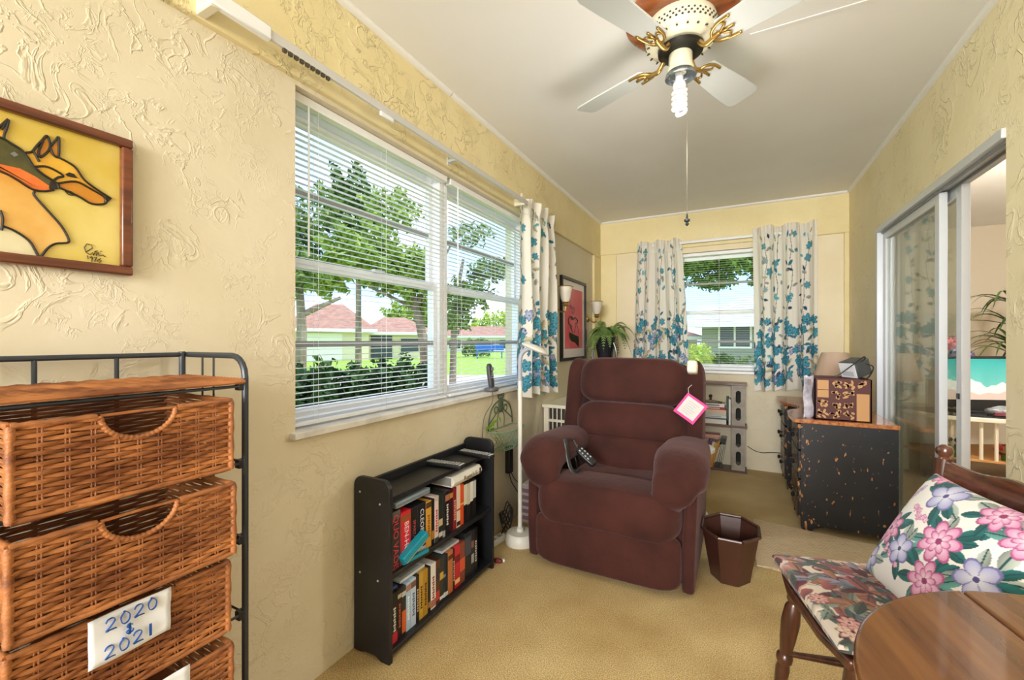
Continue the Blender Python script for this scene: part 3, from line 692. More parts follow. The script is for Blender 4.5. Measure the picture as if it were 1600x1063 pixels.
MB().cushion(Fh.translation, (.125, .05, .03), 4, 8, None, Fh.to_3x3()).build('body', M_blk, hc, smooth=180)
m = MB()
for i in range(4):
    for j in (-1, 1): m.cushion(Fh @ Vector((-.042 + i * .02, j * .010, .0145)), (.012, .009, .005), 4, 3, None, Fh.to_3x3())
m.build('button', mat('button_grey', srgb(150, 150, 150), .5), hc, smooth=180)
MB().tube(smooth_path([Fh @ Vector((-.06, 0, 0)), (-.79, 2.22, .62), (-.80, 2.24, .60), (-.79, 2.26, .50), (-.76, 2.20, .47)], 6), .004, 6).build('cord', M_blk, hc)
ho = thing('control_holder', (-.77, 2.2, .47), 'curved black strap holder hooked on the recliner arm', 'holder')
pth = smooth_path([(-.812, 2.155, .635), (-.80, 2.145, .60), (-.785, 2.135, .53), (-.765, 2.125, .485), (-.735, 2.12, .47), (-.715, 2.125, .485)], 6)
MB().tube(pth, .011, 8, flat=.35).build('strap', M_blk, ho)

# ------------------------------------------------------------------ black bookcase under the wide window
M_bk = mat('bookcase_black', srgb(20, 21, 25), 0.42, c2=srgb(30, 31, 36), nscale=6, bump=.05)
bx0, bx1, by0, by1 = -1.272, -1.095, 1.14, 1.885
bc = thing('bookcase', (-1.18, 1.51, 0), 'low black bookcase filled with video tapes below the wide window', 'bookcase')
def sidep(y):
    pr = [(bx0, 0.004), (bx0 + .035, .004), (bx0 + .06, .012), (bx0 + .11, .012), (bx0 + .135, 0), (bx1, 0), (bx1, .60)]
    pr += [(bx1 - .035 + .035 * cos(a), .622 + .035 * sin(a)) for a in (0, .4, .8, 1.2, 1.57)] + [(bx0 + .035 - .035 * sin(a), .622 + .035 * cos(a)) for a in (0, .4, .8, 1.2, 1.57)]
    return MB().prism(pr, lambda u, v, t: (u, y + t, v), 0, .018).build('side_panel', M_bk, bc, bevel=.002)
sidep(by0); sidep(by1 - .018)
for z, x1 in ((.588, bx1 - .022), (.315, bx1 - .004), (.042, bx1 - .004)): MB().box((bx0 + .006, by0 + .018, z - .018), (x1, by1 - .018, z)).build('shelf', M_bk, bc, bevel=.002)
MB().box((bx0, by0 + .018, .588), (bx0 + .014, by1 - .018, .622)).build('back_rail', M_bk, bc, bevel=.002)
MB().box((bx0, by0 + .018, .042), (bx0 + .006, by1 - .018, .57)).build('back_board', M_bk, bc)
m = MB()
for (x, z) in ((-1.24, .6), (-1.14, .57), (-1.24, .3), (-1.15, .29)): m.lathe([(.004, -.001), (.004, .0015)], (x, by0, z), 8, Matrix.Rotation(R(90), 3, 'X'))
m.build('screw', M_alu, bc)
def C(*a): return srgb(*a)
M_pg = mat('page_white', srgb(225, 222, 214), .8)
def tape(y, th, h, z, c, label, title=None, tc=None, bands=(), depth=.105, ts=1.0, xf=-1.125, nm='video_tape', cat='video tape', grp='video tapes in the black bookcase'):
    r = thing(nm, (xf - depth / 2, y + th / 2, z), label, cat, grp)
    key = 'tape_%d_%d_%d' % c
    MB().box((xf - depth, y + .0006, z), (xf, y + th - .0006, z + h)).build('case', mat(key, srgb(*c), .35), r, bevel=.0012)
    for (a, b, cc) in bands:
        MB().box((xf - .0005, y + .0012, z + h * a), (xf + .0006, y + th - .0012, z + h * b)).build('spine_band', mat('tape_%d_%d_%d' % cc, srgb(*cc), .35), r)
    if title and title not in ('QUO VADIS', 'BEN-HUR', 'SPARTACUS', 'CLEOPATRA'):          # lettering too small to read: a row of strokes
        q = MB(); n = 9; zt = z + h * .72
        for i in range(n): q.box((xf - .0003, y + th * (.30 + .08 * (i % 2)), zt - (i + 1) * h * .055), (xf + .0008, y + th * (.70 - .06 * (i % 3 == 1)), zt - (i + .35) * h * .055))
        q.build('spine_lettering', mat('tape_%d_%d_%d' % tc, srgb(*tc), .35), r)
    elif title:
        text('spine_title', title, min(th * .62, .034) * ts, mat('tape_%d_%d_%d' % tc, srgb(*tc), .35), r, frame((0, 0, -1), (0, 1, 0), (1, 0, 0), (xf + .0012, y + th / 2, z + h * .46)), .0003)
    return r
K, Wt, Rd = (24, 24, 27), (226, 222, 214), (200, 36, 44)
up = [(.034, .215, (52, 50, 50), 'thick grey black video case with big red lettering at the bookcase end', 'QUO VADIS', (214, 60, 76), ((.86, 1, (96, 92, 88)),), 1.25),
      (.007, .19, (150, 60, 50), 'very thin red brown case beside the big red lettered case', None, None, (), 1),
      (.036, .196, (206, 34, 50), 'bright red video case with white lettering on the upper shelf', 'BEN-HUR', (240, 214, 210), ((.82, .93, (150, 84, 40)),), 1.0),
      (.032, .195, K, 'black video case with dull red lettering beside the bright red case', 'SPARTACUS', (176, 76, 66), (), .85),
      (.036, .195, (22, 26, 36), 'dark navy video case with bold white lettering and a white edge', 'CLEOPATRA', (226, 226, 230), ((.0, .1, (200, 200, 204)),), .95),
      (.028, .188, (214, 160, 62), 'golden yellow video case on the upper shelf', 'MASADA', (150, 84, 30), ((.86, .98, (84, 60, 34)),), .7),
      (.022, .188, K, 'black video case between the golden and the pinkish white case', None, None, ((.12, .3, (190, 140, 80)),), 1),
      (.027, .192, (226, 206, 204), 'pinkish white video case with red lettering on the upper shelf', 'GIGI', (190, 40, 66), ((0, .1, (60, 60, 64)), (.9, 1, (200, 180, 170))), .8),
      (.026, .19, (34, 46, 38), 'dark green video case with a cream emblem', None, None, ((.3, .45, (200, 180, 140)), (.06, .16, (210, 205, 190))), 1),
      (.024, .19, (40, 40, 44), 'charcoal video case with a pale foot band on the upper shelf', None, None, ((0, .14, (170, 176, 180)),), 1),
      (.027, .19, (20, 20, 22), 'black video case with thin white lettering on the upper shelf', 'Casablanca', (220, 220, 220), ((.78, .92, (170, 110, 90)),), .6),
      (.024, .188, (58, 20, 26), 'wine red video case on the upper shelf', None, None, ((.8, .92, (190, 130, 60)),), 1),
      (.026, .188, (136, 36, 44), 'crimson video case with pale speckled lettering', 'Oklahoma', (220, 180, 150), (), .6),
      (.028, .19, (232, 206, 184), 'cream peach video case beneath the large dictionary', None, None, ((.04, .14, (50, 50, 52)), (.4, .44, (200, 60, 50))), 1),
      (.026, .186, (222, 84, 36), 'vivid orange video case beneath the large dictionary', None, None, ((.5, .54, (240, 190, 90)),), 1),
      (.024, .184, K, 'black video case with cream upper half next to the orange case', None, None, ((.45, .96, (222, 214, 196)),), 1),
      (.024, .182, (30, 30, 32), 'black video case with beige upper half, second after the orange case', None, None, ((.42, .96, (206, 196, 176)),), 1),
      (.024, .182, (18, 20, 22), 'black video case with white upper half, third after the orange case', None, None, ((.45, .96, (230, 230, 226)),), 1),
      (.024, .18, (26, 28, 28), 'black video case with pale grey upper half at the end of the upper row', None, None, ((.5, .96, (196, 200, 200)),), 1)]
def ypx(px, x):
    a = (px - 800) / 665; return x * (CA + a * SA) / (-SA + a * CA)
ED = [610.5, 625.5, 627.5, 642, 652.5, 665.5, 674.2, 679, 685.5, 691.7, 695.8, 702.4, 708, 713.4, 719.4, 724.6, 730, 734.5, 739, 743.8]
for i, (th, h, c, lb, ti, tcl, bands, ts) in enumerate(up):
    ya, yb = max(ypx(ED[i], -1.115), by0 + .019), ypx(ED[i + 1], -1.115); tape(ya, yb - ya, h, .315, c, lb, ti, tcl, bands, ts=ts, xf=-1.115)
lo = [(.024, .185, (20, 20, 24), 'black video case with white lettering and a red foot at the lower shelf end', 'WAR & PEACE', (230, 230, 230), ((0, .2, (206, 40, 60)),), .7),
      (.026, .185, (34, 24, 22), 'dark brown video case with faded red lettering on the lower shelf', 'Dances', (200, 90, 70), ((.82, .9, (190, 180, 160)),), .8),
      (.024, .183, (40, 44, 44), 'charcoal video case with an orange lower half', None, None, ((.05, .5, (214, 96, 40)), (.8, .9, (190, 190, 186))), 1),
      (.030, .186, (168, 196, 222), 'pale blue video case with a small portrait on the lower shelf', 'Pride', (240, 240, 244), ((.82, .95, (170, 120, 100)),), .7),
      (.030, .186, (190, 208, 228), 'lighter blue video case, twin of the portrait case', 'Pride', (90, 110, 150), ((.82, .95, (120, 84, 76)),), .7),
      (.026, .188, K, 'black video case with tan script between the blue and gold cases', 'Cody', (206, 180, 150), (), .8),
      (.031, .188, (196, 154, 56), 'gold video case with dark lettering on the lower shelf', 'THE ROBE', (70, 48, 16), (), .7),
      (.031, .188, (182, 138, 44), 'darker gold video case with dark lettering on the lower shelf', 'GLADIATOR', (62, 42, 14), (), .65),
      (.020, .186, (36, 32, 30), 'slim black video case after the gold cases', None, None, ((.1, .22, (170, 120, 60)),), 1),
      (.028, .19, (232, 228, 220), 'white video case with a small picture at its foot', 'Heidi', (150, 60, 50), ((.04, .2, (170, 110, 90)),), .6),
      (.028, .188, (96, 52, 40), 'reddish brown picture video case after the white case', None, None, ((.1, .3, (190, 60, 60)), (.55, .8, (60, 40, 60))), 1),
      (.028, .188, (52, 56, 40), 'olive dark video case with a yellow mark', None, None, ((.5, .66, (206, 170, 60)), (.05, .12, (220, 220, 214))), 1),
      (.026, .186, (28, 44, 70), 'dark blue video case in the lower row', None, None, ((.03, .14, (220, 220, 220)), (.5, .56, (120, 150, 190))), 1),
      (.026, .186, (20, 22, 26), 'black video case with a white foot mark in the lower row', None, None, ((.03, .12, (225, 225, 225)),), 1),
      (.030, .188, (190, 116, 66), 'orange brown video case in the lower row', None, None, ((.8, .9, (84, 44, 26)),), 1),
      (.022, .186, (60, 20, 24), 'slim wine dark video case beside the orange brown case', 'Emma', (220, 210, 200), (), .6),
      (.028, .188, (206, 40, 54), 'scarlet video case in the lower row', None, None, ((.1, .2, (240, 200, 120)), (.6, .78, (120, 20, 30))), 1),
      (.026, .188, (140, 70, 56), 'brick red picture video case after the scarlet case', None, None, ((.3, .6, (220, 90, 60)),), 1),
      (.030, .215, (30, 34, 38), 'tall black case with a blue grey edge near the lower row end', None, None, ((.5, .9, (70, 78, 88)),), 1),
      (.026, .21, (34, 36, 44), 'tall dark case with a pale portrait near the lower row end', None, None, ((.25, .45, (176, 176, 180)), (.6, .75, (150, 90, 84))), 1),
      (.026, .21, (18, 18, 22), 'tall black case with tiny white lettering closing the lower row', 'CIVIL WAR', (220, 220, 224), ((.02, .98, (18, 18, 22)),), .5)]
EL = [550 + q / 4.62 for q in (285, 329, 359, 391, 425, 463, 486, 516, 548, 569, 606, 633, 661, 677, 693, 729, 743, 779, 816, 861, 881, 906)]
for i, (th, h, c, lb, ti, tcl, bands, ts) in enumerate(lo):
    ya, yb = max(ypx(EL[i], -1.12), by0 + .019), ypx(EL[i + 1], -1.12); tape(ya, yb - ya, h, .042, c, lb, ti, tcl, bands, ts=ts, xf=-1.12)
# things lying over the tapes
g = thing('plastic_case', (-1.18, 1.26, .53), 'flat grey translucent plastic case lying on the upper tapes', 'case')
MB().box((-1.235, 1.20, .533), (-1.118, 1.40, .556)).build('shell', mat('case_grey', srgb(138, 150, 160), .25), g, bevel=.004); MB().box((-1.1185, 1.205, .543), (-1.1165, 1.395, .546)).build('lid_seam', mat('case_seam', srgb(104, 116, 126), .3), g)
bk = thing('dictionary', (-1.17, 1.64, .508), 'big white spined dictionary lying flat over the upper tapes', 'book')
pr = [(-1.235, 0), (-1.115, 0), (-1.104, .012), (-1.100, .022), (-1.104, .034), (-1.115, .046), (-1.235, .046), (-1.235, .041), (-1.118, .041), (-1.118, .005), (-1.235, .005)]
MB().prism(pr, lambda u, v, t: (u, t, v + .509), 1.545, 1.775).build('cover', mat('dict_white', srgb(228, 226, 218), .5), bk)
MB().box((-1.23, 1.55, .514), (-1.119, 1.77, .550)).build('pages', mat('dict_pages', srgb(150, 148, 144), .9), bk)
text('spine_title', "Roget's II", .030, mat('dict_ink', srgb(120, 96, 60), .6), bk, frame((0, 1, 0), (0, 0, 1), (1, 0, 0), (-1.0995, 1.675, .531)), .0003)
MB().box((-1.1005, 1.752, .518), (-1.0985, 1.764, .545)).build('spine_mark', mat('dict_dark', srgb(70, 60, 50), .6), bk)
ts_ = thing('stapler', (-1.12, 1.215, .316), 'teal plastic stapler lying open in front of the upper tapes', 'stapler'); M_teal = mat('teal_plastic', srgb(20, 140, 160), .35)
Fs = frame((.12, .97, .0), (-.97, .12, 0), (0, 0, 1), (-1.103, 1.225, .316))
MB().box((0, -.0, 0), (.13, .016, .014), Fs).build('base', M_teal, ts_, bevel=.003)
F2 = Fs @ Matrix.Rotation(R(-26), 4, 'Y')
MB().box((0, -.018, .014), (.135, .018, .042), F2).build('arm', M_teal, ts_, bevel=.004); MB().box((.01, -.010, .005), (.12, .010, .014), F2).build('magazine', M_alu, ts_)
for (ya, yb, z, c, lb) in ((1.24, 1.385, .2315, (218, 222, 226), 'thin white disc sleeve lying on the left lower tapes'), (1.50, 1.63, .2305, (208, 210, 212), 'thin pale disc sleeve lying on the lower tapes beside the tall cases'), (1.165, 1.225, .2285, (70, 84, 140), 'small blue printed booklet lying on the lower tapes at the end')):
    t_ = thing('disc_sleeve', (-1.19, (ya + yb) / 2, z), lb, 'sleeve'); MB().box((-1.243, ya, z), (-1.134, yb, z + .011)).build('case', mat('sleeve_%d' % c[0], srgb(*c), .4), t_, bevel=.002)
    MB().box((-1.2, ya + .02, z + .0105), (-1.15, yb - .02, z + .0118)).build('insert', mat('sleeve_in_%d' % c[0], srgb(*[int(q * .85) for q in c]), .5), t_)
# remotes on the top shelf
def remote(lb, o, ang):
    r = thing('remote_control', o, lb, 'remote', 'remotes on the black bookcase'); Fr = frame((cos(ang), sin(ang), 0), (-sin(ang), cos(ang), 0), (0, 0, 1), o)
    MB().box((-.10, -.024, .001), (.10, .024, .019), Fr).build('body', M_blk, r, bevel=.006)
    m = MB()
    for i in range(11):
        for j in range(3):
            m.cushion(Fr @ Vector((-.082 + i * .0155, -.013 + j * .013, .0195)), (.012, .0095, .006), 5, 2)
    m.build('button', mat('button_grey', srgb(150, 150, 150), .5), r, smooth=180); MB().box((.085, -.02, .0185), (.096, .02, .0198), Fr).build('face_strip', M_alu, r)
remote('black remote with grey buttons lying across the bookcase top, nearer the middle', (-1.18, 1.575, .588), R(6))
remote('black remote with grey buttons overhanging the bookcase top by the wire basket', (-1.145, 1.79, .588), R(-4))
# ------------------------------------------------------------------ metal rack with wicker drawers
M_iron = mat('dark_grey_steel', srgb(62, 66, 72), 0.4, 0.4)
M_wick = mat('wicker', srgb(116, 64, 32), 0.5, c2=srgb(184, 118, 66), nscale=9, stretch=(1, 1, 3), bump=.2, bscale=120, detail=6)
M_wickd = mat('wicker_shaded', srgb(104, 58, 30), 0.6, c2=srgb(150, 88, 46), nscale=12)  # darker copy of the wicker: shade inside the drawers put into the colour
ry0, ry1, rx0, rx1 = 0.175, 0.569, -1.25, -1.0
RT = 1.128
rk = thing('storage_rack', (-1.125, .37, 0), 'dark grey metal rack standing against the wall and holding wicker drawers', 'rack')
MB().tube([(rx0, ry0, 0), (rx0, ry0, RT), ], .007, 10).build('post', M_iron, rk)
MB().tube([(rx0, ry1, 0), (rx0, ry1, RT + .008)], .007, 10).build('post', M_iron, rk)
MB().tube([(rx0, ry0, RT), (rx0, ry1, RT)], .006, 10).build('back_rail', M_iron, rk)
for y in (.31, .439): MB().tube([(rx0, y, 0.06), (rx0, y, RT)], .0045, 8).build('back_bar', M_iron, rk)
for y in (ry0, ry1 + .012):
    pth = [(rx0, y, RT), (rx0 + .12, y, RT), (rx1 - .05, y, RT)] + [(rx1 - .05 + .05 * sin(a), y, RT - .05 + .05 * cos(a)) for a in (.3, .6, .9, 1.2, 1.57)] + [(rx1, y, .6), (rx1, y, 0)]
    MB().tube(pth, .007, 10).build('side_loop', M_iron, rk)
    for x in (-1.18, -1.13): MB().tube([(x, y, .08), (x, y, RT)], .0022, 6).build('side_bar', M_iron, rk)
LV = [.896, .723, .550, .377, .205, .050]
for z in LV:
    m = MB(); zz = z - .012
    m.tube([(rx0, ry0, zz), (rx1, ry0, zz), (rx1, ry1 + .01, zz), (rx0, ry1 + .01, zz)], .0035, 6, closed=True)
    for k in range(4): m.tube([(rx0, ry0 + .08 + k * .08, zz), (rx1, ry0 + .08 + k * .08, zz)], .0022, 5)
    m.build('shelf_wire', M_iron, rk)
    for y in (ry1 + .008,): MB().box((rx1 - .014, y - .012, zz - .012), (rx1 + .004, y + .004, zz + .008)).build('corner_clip', M_blk, rk, bevel=.002)
    MB().box((rx1 - .014, ry0 - .004, zz - .012), (rx1 + .004, ry0 + .012, zz + .008)).build('corner_clip', M_blk, rk, bevel=.002)
# woven top
def strand(m, fn, L, nst, r, ph, amp, seg=4, a=0.0, b=1.0):
    k0 = int(nst * seg); pts = []
    for i in range(k0 + 1):
        t = i / k0
        if t < a - 1e-6 or t > b + 1e-6: continue
        pts.append(fn(t * L, amp * cos(pi * (t * nst + ph))))
    if len(pts) > 1: m.tube(pts, r, 5, caps=False)
tp = MB(); tw, tl = .265, .395
for i in range(38):
    x = rx0 + .012 + i * .0066; strand(tp, lambda u, d, x=x: (x, ry0 + u, 1.072 + d), tl, 11, .0036, i % 2, .0035)
tp.build('woven_top', M_wick, rk, smooth=60)['kind'] = 'stuff'
m = MB()
m.tube([(rx0 + .008, ry0, 1.071), (rx0 + .262, ry0, 1.071), (rx0 + .262, ry0 + tl, 1.071), (rx0 + .008, ry0 + tl, 1.071)], .0055, 7, closed=True)
for i in range(12): m.tube([(rx0 + .01, ry0 + .016 + i * tl / 12, 1.0715), (rx0 + .26, ry0 + .016 + i * tl / 12, 1.0715)], .0028, 5)
m.build('top_frame', M_wick, rk)
MB().tube([(rx1, ry0, 1.06), (rx1, ry1 + .01, 1.06)], .0035, 6).build('shelf_wire', M_iron, rk)
MB().box((rx1 - .014, ry1 - .004, 1.05), (rx1 + .004, ry1 + .014, 1.075)).build('corner_clip', M_blk, rk, bevel=.002)

DW, DH, DD = .312, .146, .27
def make_drawer():
    """origin at the bottom of the front face middle; front looks to +x"""
    r = thing('wicker_drawer', (0, 0, 0), '', 'drawer', 'wicker drawers of the rack'); y0 = -DW / 2; n = 20; dz = DH / n; ha = .055; hz = .046
    fr = MB()
    for i in range(n):
        z = dz * (i + .5); cut = None
        q = (DH - z) / hz
        if q < 1: cut = ha * math.sqrt(max(0, 1 - q * q))
        spans = [(0, 1)] if cut is None else [(0, (DW / 2 - cut) / DW), ((DW / 2 + cut) / DW, 1)]
        jit = (random.random() - .5) * .002
        for (a, b) in spans: strand(fr, lambda u, d, z=z: (d, y0 + u, z + jit + .0006 * sin(40 * u + i)), DW, 10, .0036, i % 2, .0034, 6, a, b)
    fr.build('front_weave', M_wick, r, world=False, smooth=60)['kind'] = 'stuff'
    st = MB()
    for k in range(11):
        y = y0 + DW * k / 10
        top = DH if abs(y) > ha else DH - hz * math.sqrt(1 - (y / ha) ** 2)
        for o in (-.0025, .0025): st.tube([(-.0012, y + o, 0), (-.0012, y + o, top)], .0017, 5)
    st.build('stakes', M_wick, r, world=False)
    sd = MB()
    for s in (-1, 1):
        for i in range(n):
            z = dz * (i + .5); strand(sd, lambda u, d, z=z, s=s: (-u, s * DW / 2 + d * .6, z), DD, 6, .0032, i % 2, .0034, 4)
    sd.build('side_weave', M_wick, r, world=False, smooth=60)['kind'] = 'stuff'
    bk = MB()
    for i in range(0, n): strand(bk, lambda u, d, z=dz * (i + .5): (-DD + d, y0 + u, z), DW, 8, .0034, i % 2, .0034, 3)
    bk.build('back_weave', M_wickd, r, world=False, smooth=60)['kind'] = 'stuff'
    MB().box((-DD + .004, y0 + .004, .001), (-.004, -y0 - .004, .006)).build('bottom', M_wickd, r, world=False)
    rim = MB()
    def twist(pts, rad=.0050):
        P = smooth_path(pts, 6); q = [Vector(p) for p in P]; rim.tube(q, [rad * (1 + .16 * sin(i * 1.9)) for i in range(len(q))], 7)
    arc = [(.001, ha * cos(a), DH - hz * sin(a)) for a in [pi - k * pi / 12 for k in range(13)]]
    twist([(.001, y0, DH), (.001, -.12, DH), (.001, -ha - .004, DH)]); twist([(.001, ha + .004, DH), (.001, .12, DH), (.001, -y0, DH)])
    twist(arc, .0048)
    rim.tube([(.001, -ha, DH), (.001, 0, DH + .001), (.001, ha, DH)], .0028, 6)
    for s in (-1, 1): twist([(.001, s * DW / 2, DH), (-DD / 2, s * DW / 2, DH), (-DD, s * DW / 2, DH)]); twist([(.001, s * DW / 2, 0), (.001, s * DW / 2, DH / 2), (.001, s * DW / 2, DH)], .006)
    twist([(-DD, y0, DH), (-DD, 0, DH), (-DD, -y0, DH)]); twist([(.001, y0, .002), (.001, 0, .002), (.001, -y0, .002)])
    rim.build('rim', M_wick, r, world=False, smooth=60)
    return r
dw = make_drawer()
DL = [(-.955, .368, 'uppermost wicker drawer with a half round hand hole, pulled slightly out'), (-.935, .362, 'second wicker drawer from the top with a half round hand hole'), (-.962, .366, 'third wicker drawer bearing the paper sign'),
      (-.955, .368, 'fourth wicker drawer with the corner of a white paper showing'), (-.965, .368, 'fifth wicker drawer near the bottom of the rack'), (-.965, .368, 'lowest wicker drawer of the rack next to the floor')]
for i, (x, y, lb) in enumerate(DL):
    o = dw if i == 0 else copy_tree(dw); o.location = (x, y, LV[i] - .006); o['label'] = lb
# paper signs
M_pap = mat('paper_white', srgb(232, 234, 238), .7, c2=srgb(224, 226, 232), nscale=20)
M_mark = mat('blue_marker', srgb(16, 74, 150), .6)
def strokes(parent, Fp, glyphs, w, name='handwriting'):
    m = MB()
    for (ox, oy, sc, pts) in glyphs:
        P = smooth_path([(ox + sc * a, oy + sc * b, 0) for a, b in pts], 5)
        m.tube([Fp @ p for p in P], w, 6, flat=.3)
    return m.build(name, M_mark, parent)
G2 = [(.05, .72), (.2, .95), (.5, .95), (.6, .7), (.3, .3), (.05, .05), (.3, .08), (.7, .05)]
G0 = [(.35, 1), (.08, .6), (.2, .05), (.55, .1), (.65, .6), (.35, 1), (.25, .95)]
G1 = [(.3, 1), (.3, .5), (.3, 0)]
GA = [(.65, .85), (.3, 1.0), (.15, .75), (.5, .5), (.1, .3), (.2, .05), (.6, .1), (.7, .35)]
xs = -.962 + .0115
sg = thing('paper_sign', (xs, .35, .614), 'white paper sign with blue handwriting 2020 and 2021 on the third drawer', 'paper')
Fp = frame((0, 1, 0), (0, 0, 1), (1, 0, 0), (xs, .297, .614)) @ Matrix.Rotation(R(.5), 4, 'Z')
def sheet(u, v):
    return Fp @ Vector((u * .117, v * .082, .002 * sin(5 * u + 3 * v) + .0012 * sin(9 * v)))
m = MB().grid(sheet, 14, 10); o = m.build('sheet', M_pap, sg, smooth=180); sm = o.modifiers.new('thick', 'SOLIDIFY'); sm.thickness = .0006
sc = .0215; Fq = Fp @ Matrix.Translation((0, 0, .0035))
strokes(sg, Fq, [(.021 + .0195 * i, .053 + .001 * i, sc, g) for i, g in enumerate((G2, G0, G2, G0))] + [(.019 + .0195 * i, .007 + .001 * i, sc, g) for i, g in enumerate((G2, G0, G2, G1))] + [(.048, .033, .016, GA), (.048, .033, .016, [(.35, 1.1), (.4, .5), (.35, -.1)])], .0023)
xs4 = -.955 + .0115
s4 = thing('paper_sign', (xs4, .45, .45), 'blank looking white paper on the fourth drawer at the picture bottom', 'paper')
Fz = frame((0, 1, 0), (0, 0, 1), (1, 0, 0), (xs4, .335, .450))
m = MB().grid(lambda u, v: Fz @ Vector((u * .108, v * .082, .0015 * sin(6 * u))), 10, 8); o = m.build('sheet', M_pap, s4, smooth=180); sm = o.modifiers.new('thick', 'SOLIDIFY'); sm.thickness = .0006

# ------------------------------------------------------------------ painted glass picture of two dogs
pc = thing('framed_picture', (-1.27, .27, 1.32), 'painted glass picture of two long nosed dogs on yellow in a wooden frame', 'picture')
M_fr = wood('frame_wood', srgb(84, 42, 24), srgb(124, 66, 38), .3, 1)
py0, py1, pz0, pz1 = .045, .473, 1.316, 1.636; fw = .021
def rail(a, b, n1):
    pass
for (ya, yb, za, zb) in ((py0, py1, pz1 - fw, pz1), (py0, py1, pz0, pz0 + fw), (py0, py0 + fw, pz0 + fw, pz1 - fw), (py1 - fw, py1, pz0 + fw, pz1 - fw)):
    MB().box((XL, ya, za), (XL + .022, yb, zb)).build('frame_side', M_fr, pc, bevel=.004, seg=3)
gx = XL + .008
MB().box((XL, py0 + fw, pz0 + fw), (gx, py1 - fw, pz1 - fw)).build('glass_ground', mat('glass_yellow', srgb(206, 176, 72), .18, c2=srgb(222, 202, 120), nscale=5, coat=.5), pc)
# points read off the picture: px,py in the photo's zoom -> wall plane
def PIC(u, v):
    px, py = u / 835 * 220, 160 + v / 1063 * 280
    a = (px - 800) / 665; b = (531.5 - py) / 665; t = (XL + .01) / (-SA + a * CA)
    return (t * (CA + a * SA), 1.165 + t * b)
def area(name, pts, m, dx):
    q = [PIC(*p) for p in pts]; MB().prism(q, lambda u, v, t: (gx + t, u, v), 0, dx).build(name, m, pc, smooth=None)
def lead(pts, w=.0022, sm=4, closed=False):
    P = smooth_path([(gx + .0022, *PIC(*p)) for p in pts], sm, closed)
    MB().tube(P, w, 6, closed=closed).build('lead_line', mat('lead_black', srgb(34, 28, 20), .4), pc)
M_am = mat('glass_amber', srgb(216, 156, 40), .2, c2=srgb(226, 178, 62), nscale=20, coat=.5); M_ol = mat('glass_olive', srgb(58, 56, 30), .2, coat=.5, c2=srgb(84, 80, 40), nscale=20)
M_or = mat('glass_orange', srgb(206, 84, 34), .2, c2=srgb(226, 120, 50), nscale=20, coat=.5); M_hon = mat('glass_honey', srgb(212, 150, 60), .2, c2=srgb(224, 186, 110), nscale=8, coat=.5)
M_mil = mat('glass_milk', srgb(226, 218, 186), .2, c2=srgb(206, 190, 140), nscale=9, coat=.5)
chest = [(-70, 330), (-10, 400), (90, 455), (160, 505), (215, 530), (210, 560), (290, 650), (360, 730), (402, 800), (398, 838), (330, 838), (280, 870), (235, 928), (210, 880), (170, 820), (90, 765), (20, 735), (-70, 700)]
area('neck_pane', chest, M_hon, .0008); area('milk_pane', [(-70, 700), (20, 735), (90, 765), (170, 820), (225, 925), (-60, 905)], M_mil, .0007)
head1 = [(-70, 200), (10, 210), (60, 240), (130, 285), (165, 330), (200, 380), (260, 430), (335, 478), (350, 510), (300, 525), (215, 445), (120, 395), (30, 375), (-70, 350)]
area('dark_head_pane', head1, M_ol, .0010)
area('dark_muzzle_pane', [(-70, 350), (30, 372), (120, 392), (215, 442), (300, 500), (310, 520), (260, 525), (190, 515), (110, 465), (50, 430), (-10, 402), (-70, 340)], M_or, .0012)
area('dark_ear_pane', [(10, 215), (-20, 160), (48, 100), (40, 150), (25, 215)], M_am, .0008)
head2 = [(165, 300), (210, 270), (255, 250), (345, 325), (440, 380), (500, 460), (580, 520), (640, 565), (625, 600), (545, 600), (470, 560), (400, 520), (345, 480), (320, 460), (260, 430), (200, 370)]
area('tan_head_pane', head2, M_am, .0009); area('tan_muzzle_pane', [(345, 480), (450, 470), (540, 515), (615, 560), (622, 598), (545, 600), (470, 560), (390, 520)], mat('glass_rust', srgb(200, 130, 34), .2, coat=.5), .0012)
area('tan_ear_pane', [(230, 290), (255, 230), (280, 198), (296, 250), (285, 290), (240, 325)], mat('glass_rust', srgb(200, 130, 34)), .0011); area('tan_ear_pane', [(305, 280), (330, 230), (345, 208), (350, 260), (345, 320), (320, 310)], mat('glass_rust', srgb(200, 130, 34)), .0011)
M_ld = mat('lead_black', srgb(34, 28, 20), .4)
area('nose', [(300, 470), (340, 480), (352, 512), (300, 525), (290, 505)], M_ld, .0024); area('nose', [(625, 560), (662, 572), (625, 606), (618, 590)], M_ld, .0024)
area('eye', [(388, 425), (410, 415), (440, 425), (460, 450), (430, 445), (400, 438)], M_ld, .0022); area('eye', [(60, 302), (85, 292), (110, 312), (85, 322)], mat('eye_grey', srgb(120, 124, 116), .3), .0022)
lead([(-70, 195), (10, 210), (60, 240), (130, 285), (165, 330), (200, 380), (260, 430), (335, 478), (352, 512)]); lead([(-70, 345), (-10, 402), (50, 430), (110, 465), (190, 515), (260, 527), (320, 520)])
lead([(10, 160), (48, 100), (40, 150), (25, 190), (22, 215)]); lead([(-20, 160), (15, 130), (48, 100)])
lead([(205, 528), (205, 555), (285, 645), (360, 730), (402, 800), (402, 832), (330, 838), (280, 868), (235, 928)]); lead([(235, 928), (210, 880), (170, 820), (90, 765), (20, 735)])
lead([(155, 298), (190, 292), (215, 262), (250, 225), (280, 198), (297, 250), (285, 290), (240, 325), (230, 290), (255, 230)]); lead([(297, 265), (330, 225), (347, 205), (350, 260), (345, 325), (315, 310), (300, 275)]); lead([(195, 285), (215, 320), (232, 352)])
